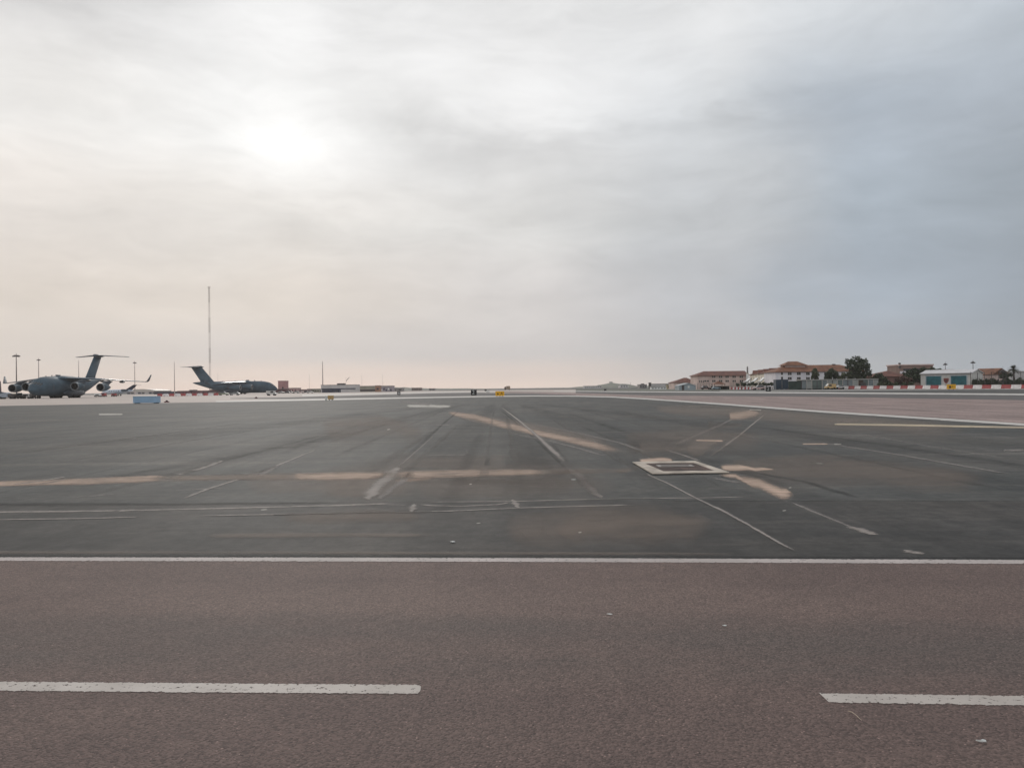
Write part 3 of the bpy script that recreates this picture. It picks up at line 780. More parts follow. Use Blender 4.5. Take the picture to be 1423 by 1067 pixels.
            b = MB(); b.prism([(ey+1.0, ez+1.35), (ey+6.4, ez+.75), (ey+9.5, wz-.1), (ey+6.5, wz+.1), (ey+4.2, wz-.1)], 'x', s*ex-.16, s*ex+.16); b.build('pylon', m_greyd, en)
    # fin, bullet fairing and tailplane
    b = MB(); rr = []
    for y, z, ch, th in [(36.3, 6.9, 8.6, .5), (37.6, 8.2, 7.6, .42), (44.0, 15.9, 6.3, .28)]:
        r = []
        for k in range(11):
            t = k/10; r.append(Vector((th*1.9*math.sqrt(t)*(1-t)**.9, y+ch*t, z)))
        for k in range(9, 0, -1):
            t = k/10; r.append(Vector((-th*1.9*math.sqrt(t)*(1-t)**.9, y+ch*t, z)))
        rr.append(r)
    b.loft(rr); fin = b.build('tail_fin', m_grey, R_, smooth=True)
    b = MB(); rr = []
    for y, w, h in [(42.9, .05, .05), (43.8, .42, .40), (46, .62, .60), (49, .60, .55), (51.2, .35, .3), (52.8, .04, .04)]:
        rr.append([Vector((math.cos(a)*w, y, 16.15 + math.sin(a)*h)) for a in [2*math.pi*k/14 for k in range(14)]])
    b.loft(rr); b.build('tail_fairing', m_greyd, fin, smooth=True)
    b = MB(); b.prism([(43.6, 16.3), (44.4, 16.75), (46.5, 16.8), (50.0, 16.35)], 'x', -.22, .22); b.build('fin_tip', m_greyd, fin)
    for s in (-1, 1):
        b = MB(); b.loft(wing_loft([(Vector((s*.3, 44.4, 16.3)), 5.6, .50), (Vector((s*9.9, 50.0, 15.85)), 2.6, .26)])); b.build('tailplane', m_grey, R_, smooth=True)
    # wheels
    def wheel(x, y, r, w):
        b = MB(); b.loft([[Vector((x+dx, y+math.cos(a)*rr_, r+math.sin(a)*rr_)) for a in [2*math.pi*k/16 for k in range(16)]] for dx, rr_ in [(-w/2, r*.7), (-w/2*.8, r), (w/2*.8, r), (w/2, r*.7)]])
        return b.build('wheel', m_tyre, R_, smooth='auto')
    for dx in (-.35, .35): wheel(dx, 4.9, .5, .35)
    b = MB(); b.tube([(0, 4.9, .5), (0, 4.9, 1.6)], .14, 8); b.box(-.5, .5, 4.84, 4.96, .42, .54); b.build('nose_gear_strut', m_steel, R_)
    for s in (-1, 1):
        for yy in (20.2, 24.2):
            for dx in (-.75, 0, .75): wheel(s*3.2+dx, yy, .62, .5)
            b = MB(); b.tube([(s*3.2, yy, .62), (s*3.2, yy, 1.6)], .2, 8); b.box(s*3.2-1, s*3.2+1, yy-.1, yy+.1, .52, .72); b.build('main_gear_strut', m_steel, R_)
    # antennas on the back
    for y, h in ((9.0, .35), (12.8, .5), (31.5, .3)):
        zz, rx, rz = fus_at(y)
        b = MB(); b.prism([(y, zz+rz-.05), (y+.7, zz+rz-.05), (y+.75, zz+rz+h), (y+.4, zz+rz+h)], 'x', -.04, .04); b.build('antenna', m_greyd, R_)
    b = MB(); b.box(-.5, .5, 16.5, 18.2, 7.85, 8.25, bev=.12); b.build('antenna_dome', m_greyd, R_)
    return R_
ac = make_transport()
ac.location = (X(42.5, 255), 255, 0); ac.rotation_euler.z = math.radians(3.6)
tag(ac, 'large grey four-engined military transport, nose towards the camera, at the left edge', 'aircraft', 'grey military transports')
ac2 = copy_tree(ac); ac2.location = (X(385.5, 450), 450, 0); ac2.rotation_euler.z = math.radians(90)
tag(ac2, 'grey military transport seen side-on, nose to the right beside the pink tower', 'aircraft', 'grey military transports')

# small business jet
j = thing('business_jet', 'small white and dark-tailed jet parked under the wing of the near transport', 'aircraft', (X(141, 400), 400, 0), math.radians(90+180))
b = MB(); prof = [(0, 1.75, .05), (.6, 1.8, .5), (1.8, 2.0, .9), (4, 2.15, 1.15), (10, 2.15, 1.15), (13, 2.35, .85), (15.5, 2.6, .45), (17, 2.7, .1)]
b.loft([[Vector((math.cos(a)*r, y, z+math.sin(a)*r)) for a in [2*math.pi*k/16 for k in range(16)]] for y, z, r in prof]); b.build('fuselage', mat('jet_white', (186, 196, 208), .3, .05, 1, coat=.4), j, smooth=True)
b = MB(); b.prism([(12.2, 3.0), (15.8, 2.9), (18.6, 5.6), (16.6, 5.7)], 'x', -.12, .12); b.build('tail_fin', m_navy, j)
for s in (-1, 1):
    b = MB(); b.prism([(7, .8*s), (10.4, .8*s), (12.0, 8.2*s), (10.8, 8.2*s)] if s > 0 else [(7, .8*s), (10.8, 8.2*s), (12.0, 8.2*s), (10.4, .8*s)], 'z', 1.35, 1.5)
    b.v = [(v[1], v[0], v[2]) for v in b.v]; b.build('wing', m_greyd, j)
    b = MB(); b.loft([[Vector((s*1.7+math.cos(a)*r, y, 2.9+math.sin(a)*r)) for a in [2*math.pi*k/12 for k in range(12)]] for y, r in [(11.2, .5), (12, .58), (13.6, .5), (14.6, .35)]]); b.build('engine', m_greyd, j, smooth=True)
    b = MB(); b.prism([(16.6, .1*s), (18.2, .1*s), (19.4, 3.0*s), (18.6, 3.0*s)], 'z', 5.4, 5.5); b.v = [(v[1], v[0], v[2]) for v in b.v]; b.build('tailplane', m_navy, j)
    b = MB(); b.tube([(s*1.3-.12, 9.3, .4), (s*1.3+.12, 9.3, .4)], .4, 12); b.build('wheel', m_tyre, j)
b = MB(); b.tube([(-.08, 2.2, .3), (.08, 2.2, .3)], .3, 12); b.build('wheel', m_tyre, j)
b = MB(); b.loft([[fp for fp in (Vector((math.cos(a)*.93, y, 2.05+math.sin(a)*.93)) for a in [math.radians(t) for t in (40, 60, 90, 120, 140)])] for y in (1.5, 2.1)], closed=False, cap=False); b.build('windscreen', m_glass, j, fix=False)
for k in range(5):
    for s in (-1, 1):
        b = MB(); yy = 4.4 + k*1.2; xx = s*1.17; b.box(min(xx, xx-.05*s), max(xx, xx-.05*s), yy, yy+.45, 2.3, 2.7); b.build('cabin_window', m_window, j)
# it faces left: nose at the left end
j.rotation_euler.z = math.radians(-90)

# ================================================================== VEHICLES
def make_car(name, label, cat, loc, rz, paint, L=4.3, H=1.48, Wd=1.75, van=False, group=None):
    R_ = thing(name, label, cat, loc, rz, group)
    h = L/2; w = Wd/2
    if van: pr = [(-h, .45), (-h, H*.96), (-h+.15, H), (h*.45, H), (h*.72, H*.60), (h*.97, H*.52), (h, .45)]
    else: pr = [(-h, .42), (-h+.02, .85), (-h*.80, .95), (h*.42, .95), (h*.90, .78), (h, .62), (h, .42)]
    b = MB(); b.prism(pr, 'y', -w, w); b.build('body', paint, R_)
    if not van:
        b = MB(); k = .14
        v = [(-h*.78, -w+.03, .94), (h*.40, -w+.03, .94), (h*.40, w-.03, .94), (-h*.78, w-.03, .94), (-h*.52, -w+k, H-.05), (h*.08, -w+k, H-.05), (h*.08, w-k, H-.05), (-h*.52, w-k, H-.05)]
        b.add(v, [(3,2,1,0),(4,5,6,7),(0,1,5,4),(1,2,6,5),(2,3,7,6),(3,0,4,7)]); b.build('windows', m_glass, R_)
        b = MB(); b.box(-h*.52, h*.08, -w+k-.01, w-k+.01, H-.05, H); b.build('roof', paint, R_)
    else:
        for s in (-1, 1):
            b = MB(); y = s*(w+.01); b.box(-h*.1, h*.5, min(y, y-.02*s), max(y, y-.02*s), H*.58, H*.9); b.build('window', m_glass, R_)
        b = MB(); b.add([(h*.47, -w+.08, H*.97), (h*.74, -w+.08, H*.61), (h*.74, w-.08, H*.61), (h*.47, w-.08, H*.97)], [(0, 1, 2, 3)]); b.v = [(v[0]+.02, v[1], v[2]+.02) for v in b.v]; b.build('windscreen', m_glass, R_, fix=False)
    for sx in (-1, 1):
        for s in (-1, 1):
            b = MB(); b.tube([(sx*h*.62, s*(w-.2), .33), (sx*h*.62, s*(w+.02), .33)], .33, 12); b.build('wheel', m_tyre, R_)
    for s in (-1, 1):
        b = MB(); b.box(h-.02, h+.02, s*w*.7-.16, s*w*.7+.16, .60, .74); b.build('headlight', m_light, R_)
        b = MB(); b.box(-h-.02, -h+.02, s*w*.7-.16, s*w*.7+.16, .68, .82); b.build('tail_light', m_tail, R_)
    return R_
def gx(x, Y): return (X(x, Y), Y, 0)
p_w = mat('car_white', (196, 194, 190), .35, .03, .5, coat=.4); p_s = mat('car_silver', (168, 168, 166), .3, .03, .5, coat=.4)
p_d = mat('car_dark', (50, 50, 56), .3, .03, .5, coat=.4); p_y = mat('car_yellow', (204, 170, 116), .4, .05, .5, coat=.3)
p_g = mat('car_green', (150, 156, 134), .4, .05, .5); p_pk = mat('car_pinkish', (196, 170, 166), .4, .05, .5, coat=.3)
make_car('parked_car', 'pale green-white estate car by the side-on transport, left of a silver car', 'car', gx(311, 330), 0, p_g, 4.6, 1.7)
make_car('parked_car', 'silver car parked below the engines of the side-on transport', 'car', gx(326, 325), math.pi, p_s, 4.4, 1.6)
make_car('parked_car', 'white van standing under the nose of the side-on transport', 'van', gx(377.5, 270), 0, p_w, 3.4, 1.7, van=True)
nm = ['first', 'second', 'third', 'fourth', 'fifth', 'sixth', 'seventh']
for i, (x, pa) in enumerate([(391, p_w), (398, p_d), (404, p_s), (411, p_w), (418, p_pk), (425, p_d), (431, p_w)]):
    make_car('parked_car', f'far parked car below the pink tower, {nm[i]} from the left of its row', 'car', gx(x, 480 + (i % 3)*12), (i % 2)*math.pi, pa, 4.1, 1.5, group='cars parked by the pink buildings')
make_car('taxi_van', 'yellowish van behind the red and white barriers, in front of the glazed shed', 'van', gx(1153.5, 240), math.pi, p_y, 3.1, 1.75, van=True)
make_car('parked_car', 'white car just right of the yellowish van', 'car', gx(1166, 243), math.pi, p_w, 3.0, 1.3)
make_car('parked_car', 'pinkish white car among the barriers left of the black number board', 'car', gx(1054, 252), math.pi, p_pk, 4.2, 1.7)
make_car('parked_car', 'dark maroon car in front of the pink barracks, left of the pyramid-roofed shelter', 'car', gx(981, 320), 0, mat('car_maroon', (70, 38, 40), .35, .05, .5, coat=.4), 4.6, 1.7)
make_car('parked_car', 'pale car under the dark green canopy, its left end', 'car', gx(995, 300), 0, mat('car_pale_blue', (150, 168, 176), .35, .05, .5, coat=.4), 3.2, 1.5)

# far vehicle on the runway
t = thing('airfield_truck', 'small brown airfield truck on the runway near the horizon, above the yellow sign', 'truck', (X(705, 640), 640, 0))
b = MB(); b.box(-.9, 2.4, -1.2, 1.2, .7, 3.4, bev=.1); b.build('cargo_box', mat('truck_tan', (150, 132, 112), .7, .1, .4), t)
b = MB(); b.prism([(-2.5, .7), (-2.5, 1.9), (-2.1, 2.9), (-1.0, 2.9), (-1.0, .7)], 'y', -1.15, 1.15); b.build('cab', mat('truck_brown', (96, 78, 70), .6, .1, .4), t)
b = MB(); b.prism([(-2.53, 1.95), (-2.14, 2.8), (-2.10, 2.8), (-2.49, 1.95)], 'y', -1.0, 1.0); b.build('windscreen', m_glass, t)
for sx in (-1.8, 1.5):
    for s in (-1, 1):
        b = MB(); b.tube([(sx, s*.9, .5), (sx, s*1.2, .5)], .5, 12); b.build('wheel', m_tyre, t)

# ================================================================== GROUND SUPPORT GEAR BY THE NEAR TRANSPORT
def cart(name, label, cat, x, Y, L, H, body, extra=None, group=None):
    R_ = thing(name, label, cat, gx(x, Y), 0, group)
    b = MB(); b.box(-L/2, L/2, -.7, .7, .45, H, bev=.08); b.build('body', body, R_)
    b = MB(); b.box(-L/2-.1, L/2+.1, -.75, .75, .32, .47); b.build('chassis', m_steeld, R_)
    for sx in (-L*.35, L*.35):
        for s in (-1, 1):
            b = MB(); b.tube([(sx, s*.6, .3), (sx, s*.8, .3)], .3, 10); b.build('wheel', m_tyre, R_)
    b = MB(); b.tube([(L/2, 0, .45), (L/2+.9, 0, .35)], .05, 6); b.build('tow_bar', m_steeld, R_)
    b = MB(); b.box(-L*.3, L*.3, -.72, -.70, H*.55, H*.85); b.build('panel', m_black, R_)
    return R_
cart('ground_power_unit', 'cream ground power cart beneath the leftmost engine of the near transport', 'ground cart', 20, 262, 2.0, 1.9, m_cream)
cart('ground_power_unit', 'low grey equipment cart between the leftmost engine and the nose wheel', 'ground cart', 37, 264, 2.8, 1.7, m_greyw)
cart('ground_power_unit', 'small grey cart just left of the nose wheel of the near transport', 'ground cart', 45, 266, 1.8, 1.5, m_steel)
tr = thing('tow_tractor', 'dark aircraft tug with big wheels below the leftmost engine', 'tractor', gx(27, 258))
b = MB(); b.box(-1.6, 1.6, -.9, .9, .45, 1.15, bev=.1); b.build('body', m_steeld, tr)
b = MB(); b.box(-.7, .5, -.7, .7, 1.15, 2.0, bev=.1); b.build('cab', m_glass, tr)
for sx in (-1, 1):
    for s in (-.8, .8):
        b = MB(); b.tube([(sx, s-.1, .5), (sx, s+.1, .5)], .5, 12); b.build('wheel', m_tyre, tr)
ld = thing('boarding_ramp', 'pale grey sloping ramp vehicle at the extreme left edge', 'ramp', gx(4, 256))
b = MB(); b.prism([(-5, .5), (2.2, .6), (2.2, 1.9), (1.3, 2.2), (-1, 1.5), (-5, 1.0)], 'y', -1.1, 1.1); b.build('slope', mat('ramp_grey', (150, 158, 170), .5, .08, .6), ld)
b = MB(); b.box(-5.2, 4.2, -1.0, 1.0, .3, .5); b.build('chassis', m_steeld, ld)
b = MB(); b.box(2.3, 4.2, -1.0, 1.0, .5, 1.7, bev=.15); b.build('cab', m_steeld, ld)
for sx in (-4, 0, 3.2):
    b = MB(); b.tube([(sx, -1.1, .4), (sx, 1.1, .4)], .4, 12); b.build('wheel', m_tyre, ld)
cart('red_cart', 'red ground cart in front of the nose of the small jet', 'ground cart', 144, 330, 1.9, 1.6, m_red)
cart('red_cart', 'red ground cart under the small white jet', 'ground cart', 158.5, 340, 1.8, 1.3, m_red)
cart('baggage_cart', 'white baggage cart left of the red cart by the small jet', 'ground cart', 136, 325, 2.4, 1.2, m_white)
tail = thing('aircraft_tail', 'dark purplish tail fin of another aircraft cut off by the left edge', 'aircraft tail', gx(-2, 330))
b = MB(); b.prism([(-4, 2.5), (1.2, 2.5), (.9, 7.2), (-.8, 7.4)], 'y', -.15, .15); b.build('fin', mat('fin_purple', (86, 72, 84), .5, .1, 1), tail)
b = MB(); b.loft([[Vector((x, math.cos(a)*r, 2.2+math.sin(a)*r)) for a in [2*math.pi*k/14 for k in range(14)]] for x, r in [(-22, 1.9), (-8, 1.9), (0, .8), (2.6, .15)]]); b.build('tail_cone', m_greyd, tail, smooth=True)
for s in (-1,1):
    b = MB(); b.tube([(-12, s*1.6-.2, .5), (-12, s*1.6+.2, .5)], .5, 12); b.build('wheel', m_tyre, tail)
b = MB(); b.tube([(-12, -1.7, .5), (-12, 1.7, .5)], .1, 6); b.box(-12.2, -11.8, -.3, .3, .5, 1.0); b.build('axle', m_steel, tail)

# pale blue box
bx = thing('equipment_box', 'long low pale blue box on the grey runway edge at the left', 'equipment box', px(201, 560.6))
w = X(217, bx.location.y) - X(184.8, bx.location.y); y0 = 0
b = MB(); b.box(-w/2, w/2, 0, 1.4, .08, .98, bev=.02); b.build('body', mat('pale_blue_paint', (158, 188, 214), .5, .06, .6), bx)
b = MB(); b.box(-w/2-.04, w/2+.04, -.04, 1.44, .98, 1.06, bev=.02); b.build('lid', mat('pale_blue_lid', (176, 194, 208), .5, .05, .6), bx)
for sx in (-w/2+.3, w/2-.3):
    b = MB(); b.box(sx-.12, sx+.12, .05, 1.35, 0, .08); b.build('foot', m_steeld, bx)
for k in range(1, 4):
    b = MB(); xx = -w/2 + w*k/4; b.box(xx-.02, xx+.02, -.012, .0, .12, .94); b.build('rib', mat('pale_blue_paint', (0,0,0)), bx)

def lamp_box(label, x, y, w_, h_):
    o = thing('ground_light', label, 'ground light', px(x, y), 0, 'low taxiway edge lights')
    b = MB(); b.box(-w_/2, w_/2, -.25, .25, 0, h_*.5, bev=.03); b.build('base', m_maroon, o)
    b = MB(); b.loft([[Vector((math.cos(a)*r, math.sin(a)*r, z)) for a in [2*math.pi*k/10 for k in range(10)]] for z, r in [(h_*.5, w_*.3), (h_*.85, w_*.28), (h_, w_*.12)]]); b.build('lens', m_black, o, smooth=True)
lamp_box('low brown ground light on the concrete right of the pale blue box', 231.8, 559.2, .62, .34)
lamp_box('low brown ground light on the concrete below the side-on transport', 356, 553.6, .62, .36)

# ================================================================== MASTS
def mast(label, x, ytop, Y, r, heads=None, m_=None, name='floodlight_mast', group='floodlight masts'):
    p = gx(x, Y); H = Z(x, ytop, Y)
    o = thing(name, label, 'mast', p, 0, group); m_ = m_ or m_steel
    b = MB(); b.tube([(0, 0, 0), (0, 0, H*.5), (0, 0, H)], [r*1.5, r*1.1, r*.7], 8); b.build('pole', m_, o)
    if heads:
        b = MB(); b.box(-heads, heads, -.12, .12, H-.5, H-.3); b.box(-.12, .12, -heads, heads, H-.29, H-.1); b.build('crossarm', m_, o)
        for k, (dx, dy) in enumerate([(-heads, 0), (heads, 0), (-heads*.5, 0), (heads*.5, 0), (0, -heads), (0, heads)]):
            b = MB(); b.box(dx-.35, dx+.35, dy-.3, dy+.3, H-1.0, H-.5, bev=.06); b.build('floodlight', m_steeld, o)
    b = MB(); b.tube([(0, 0, H-.1), (0, 0, H+.8)], r*.4, 6); b.build('lightning_rod', m_, o)
    return o
m_mast1 = mat('mast_dark', (92, 82, 84), .6, .06, 2); m_mast2 = mat('mast_pale', (176, 164, 160), .6, .06, 2)
mast('tall dark floodlight mast rising behind the left engines of the near transport', 23, 493, 380, .22, 1.5, m_mast1)
mast('pale grey floodlight mast just left of the near transport cockpit', 54, 499, 560, .30, 1.0, m_mast2)
mast('thin mast standing behind the left end of the near transport tailplane', 109.7, 502, 470, .20, None, m_mast2)
mast('pale thin floodlight mast right of the near transport tail fin', 187.5, 503, 600, .26, 1.0, m_mast2)
mast('thin plain mast midway between the two transports', 242.6, 504, 520, .22, None, m_mast2)
mast('slender pale mast at the left end of the white flat-roofed building', 448.6, 503, 600, .32, None, m_mast2)
for i, x in enumerate([9, 36, 279, 470, 519, 537]):
    pass
mast('short faint mast just right of the tall radio mast foot', 303, 519, 700, .10, None, m_mast2)
mast('short faint pole over the low buildings right of the pink tower', 430, 521, 720, .09, None, m_mast2)
mast('short faint pole over the left part of the long olive building', 503, 521, 720, .09, None, m_mast2)
mast('short faint pole over the mural-like building right of the brown block', 532, 520, 720, .09, None, m_mast2)
mast('floodlight pole rising behind the left half of the fire station roof', 1314, 504.5, 380, .14, .6, m_mast1)
mast('floodlight pole rising behind the brown-roofed hall right of the fire station', 1352.5, 502, 380, .16, .7, m_mast1)
mast('thin dark pole in front of the trees left of the palm', 1394, 513, 230, .08, .5, m_mast1)
# the very tall radio mast with bands
Yr = 700; H = Z(290, 399, Yr); o = thing('radio_mast', 'very tall banded radio mast rising behind the tail of the side-on transport', 'radio mast', gx(291.8, Yr))
mr = mat('mast_band_red', (108, 84, 80), .6, .08, .5); mw = mat('mast_band_white', (196, 184, 178), .6, .05, .5)
N = 7
for k in range(N):
    b = MB(); z0, z1 = H*k/N, H*(k+1)/N; r = .85 - .3*k/N
    if True:
        c = [Vector((math.cos(a)*r, math.sin(a)*r, 0)) for a in (0.3, 2.39, 4.49)]
        for q in c: b.tube([q + Vector((0, 0, z0)), q + Vector((0, 0, z1))], .13, 5)
        nn = 6
        for i in range(nn):
            for a in range(3):
                za, zb = z0+(z1-z0)*i/nn, z0+(z1-z0)*(i+1)/nn
                b.tube([c[a]+Vector((0, 0, za)), c[(a+1) % 3]+Vector((0, 0, zb))], .06, 4)
    b.build('lattice_section', mr if k % 2 == 0 else mw, o)
b = MB(); b.box(-1.6, 1.6, -.15, .15, H-.3, H); b.tube([(0, 0, H), (0, 0, H+1.5)], .1, 6); b.build('top_bar', mr, o)

# windsock / flag
def flag(label, x, y0, y1, Y, cloth, tilt=.6, name='windsock'):
    p = gx(x, Y); H1 = Z(x, y0, Y); H0 = Z(x, y1, Y)
    o = thing(name, label, 'windsock' if name == 'windsock' else 'flag', p)
    b = MB(); b.tube([(0, 0, 0), (0, 0, H1)], .06, 6); b.build('pole', m_mast2, o)
    d = (H1-H0)
    b = MB(); b.loft([[Vector((t*d*tilt, math.cos(a)*r, H0 + d*t + math.sin(a)*r)) for a in [2*math.pi*k/8 for k in range(8)]] for t, r in [(0, .20*d*.5), (.5, .2*d*.5), (1, .11*d*.5)]]); b.build('sleeve', cloth, o, smooth=True)
flag('small drooping dark windsock over the white flat-roofed building', 481, 524, 529.5, 500, m_steeld, .9)
flag('tiny dark windsock on a pole over the low far buildings in the middle right', 876, 531, 534, 520, m_maroon, .3)

# ================================================================== AIRFIELD SIGNS
def board(name, label, cat, x0, x1, ytop, ybase, face, depth=.25, legs=2, lift=.12):
    p = px((x0+x1)/2, ybase); Y = p.y; w = X(x1, Y)-X(x0, Y); H = Z((x0+x1)/2, ytop, Y)
    o = thing(name, label, cat, p)
    b = MB(); b.box(-w/2, w/2, 0, depth, lift, H, bev=.03); b.build('panel', face, o)
    for k in range(legs):
        xx = -w/2 + w*(k+.5)/legs; b = MB(); b.box(xx-.05, xx+.05, depth*.3, depth*.7, 0, lift); b.box(xx-.14, xx+.14, 0, depth, 0, .02); b.build('leg', m_steeld, o)
    return o, w, H
def text(parent, s, size, x, z, m_, y=-.012, name='lettering'):
    cu = bpy.data.curves.new(name, 'FONT'); cu.body = s; cu.size = size; cu.align_x = 'CENTER'; cu.align_y = 'CENTER'; cu.extrude = .004
    tmp = bpy.data.objects.new('tmp', cu); COL.objects.link(tmp); bpy.context.view_layer.update()
    me = bpy.data.meshes.new_from_object(tmp.evaluated_get(bpy.context.evaluated_depsgraph_get())); bpy.data.objects.remove(tmp)
    me.name = name; o = link(name, me, m_, parent); o.location = (x, y, z); o.rotation_euler = (math.pi/2, 0, 0); return o
m_yel = mat('sign_yellow', (226, 168, 14), .45, .06, 2); m_bk = mat('sign_black', (26, 25, 26), .5, .05, 2); m_sw = mat('sign_white', (214, 214, 210), .5, .05, 2)
m_ink = mat('sign_ink', (80, 52, 14), .6, .05, 2)
o, w, H = board('taxiway_sign', 'bright yellow taxiway sign with two dark marks in the middle of the far runway', 'airfield sign', 688.5, 700.8, 543.6, 551.2, m_yel, .3, 3, .15)
b = MB(); z = H*.54; b.prism([(-w*.34, z), (-w*.22, z+H*.2), (-w*.22, z+H*.07), (-w*.11, z+H*.07), (-w*.11, z-H*.07), (-w*.22, z-H*.07), (-w*.22, z-H*.2)], 'y', -.014, -.003); b.build('arrow_mark', m_ink, o)
text(o, 'A', H*.72, w*.2, z, m_ink)
def black2(label, x0, x1, yt, yb):
    o, w, H = board('distance_board', label, 'airfield sign', x0, x1, yt, yb, m_bk, .4, 2, .10)
    o['group'] = 'black number boards'
    text(o, '2', H*.95, -w*.08, H*.54, m_sw)
    b = MB(); b.box(w*.36, w*.5+.01, -.02, .42, .12, H-.08); b.build('side_panel', m_steeld, o)
black2('black number board reading 2 left of the yellow sign in the middle distance', 654.4, 662.4, 541.6, 549.6)
black2('black number board reading 2 in front of the red and white barriers on the right', 1064.6, 1071.6, 537.2, 543.9)
o, w, H = board('taxiway_sign', 'small round-cornered dark-rimmed grey board on the taxiway left of the middle', 'airfield sign', 551.9, 556.4, 544.0, 549.2, m_steeld, .2, 2, .15)
b = MB(); b.box(-w*.3, w*.3, -.015, -.003, H*.3, H*.8); b.build('face', m_greyw, o)
o, w, H = board('taxiway_sign', 'yellowish back of a low sign at the left of the runway edge line', 'airfield sign', 455.5, 463.4, 549.4, 556.0, mat('sign_ochre', (188, 156, 104), .6, .08, 2), .25, 2, .12)
o, w, H = board('marker_post', 'white marker post beside the yellowish sign', 'marker post', 451.9, 454.2, 550.2, 556.2, m_sw, .15, 1, .03)
o, w, H = board('equipment_cabinet', 'small white cabinet on the far runway between the black board and yellow sign', 'cabinet', 675.6, 680.2, 542.6, 545.6, m_sw, .5, 2, .1)
o, w, H = board('equipment_cabinet', 'tiny dark cabinet behind the small white one on the far runway', 'cabinet', 673.4, 676.4, 541.0, 543.6, m_steeld, .5, 2, .1)
o, w, H = board('marker_board', 'tiny dark marker board on the far verge right of the middle', 'airfield sign', 839.4, 842.6, 540.4, 543.2, m_steeld, .3, 2, .15)
o, w, H = board('taxiway_sign', 'orange-yellow sign in front of the barriers below the right-hand teal door', 'airfield sign', 1316.4, 1328.4, 534.0, 541.4, m_yel, .3, 2, .12)
b = MB(); b.box(-w*.3, -w*.04, -.014, -.003, H*.3, H*.72); b.build('mark', m_ink, o)
b = MB(); b.box(w*.12, w*.17, -.014, -.003, H*.35, H*.8); b.build('mark', m_ink, o)

# ================================================================== RED AND WHITE BARRIERS
def make_barrier(L, H, m_):
    R_ = thing('plastic_barrier', None, 'barrier')
    b = MB(); b.prism([(-.28, .06), (.28, .06), (.26, H*.28), (.12, H*.5), (.10, H), (-.10, H), (-.12, H*.5), (-.26, H*.28)], 'x', -L/2+.03, L/2-.03); b.build('body', m_, R_)
    b = MB(); b.box(-L/2+.25, -L/2+.55, -.24, .24, 0, .06); b.build('foot', m_steeld, R_)
    b = MB(); b.box(L/2-.55, L/2-.25, -.24, .24, 0, .06); b.build('foot', m_steeld, R_)
    b = MB(); b.tube([(L/2-.05, 0, H*.2), (L/2-.05, 0, H*.9)], .05, 6); b.build('joint_pin', m_steeld, R_)
    return R_
OR = ['zeroth', 'first', 'second', 'third', 'fourth', 'fifth', 'sixth', 'seventh', 'eighth', 'ninth', 'tenth', 'eleventh', 'twelfth', 'thirteenth', 'fourteenth', 'fifteenth',
      'sixteenth', 'seventeenth', 'eighteenth', 'nineteenth', 'twentieth', 'twenty-first', 'twenty-second', 'twenty-third', 'twenty-fourth']
def row(pA, pB, n, L, H, phase, where, group):
    d = (pB - pA); step = d/n; rz = math.atan2(d.y, d.x)
    pr = [make_barrier(L, H, m_wplast), make_barrier(L, H, m_red)]; used = [False, False]; cnt = [0, 0]
    for i in range(n):
        c = (i+phase) % 2; cnt[c] += 1
        o = pr[c] if not used[c] else copy_tree(pr[c]); used[c] = True
        o.location = pA + step*(i+.5); o.rotation_euler.z = rz + random.uniform(-.02, .02); o.location.z = 0
        o.location.x += random.uniform(-.05, .05)
        col = ['white', 'red'][c]
        tag(o, f'{col} plastic barrier, {OR[cnt[c]]} {col} one from the {where}', 'barrier', group)
A_ = Vector((X(1450, 178), 178, 0)); B_ = Vector((X(1074, 285), 285, 0))
n_ = round((B_-A_).length/2.85)
row(A_, B_, n_, 2.85, 1.02, 0, 'right end of the long row', 'red and white barriers on the right')
A_ = Vector((X(1063, 288), 288, 0)); B_ = Vector((X(1016, 296), 296, 0))
row(A_, B_, 20, .66, 1.0, 0, 'right of the short-block row', 'short barriers left of the number board')
A_ = Vector((X(218, 300), 300, 0)); B_ = Vector((X(304, 322), 322, 0))
row(A_, B_, 11, 2.0, 1.05, 1, 'left of the row between the two transports', 'red and white barriers on the left apron')

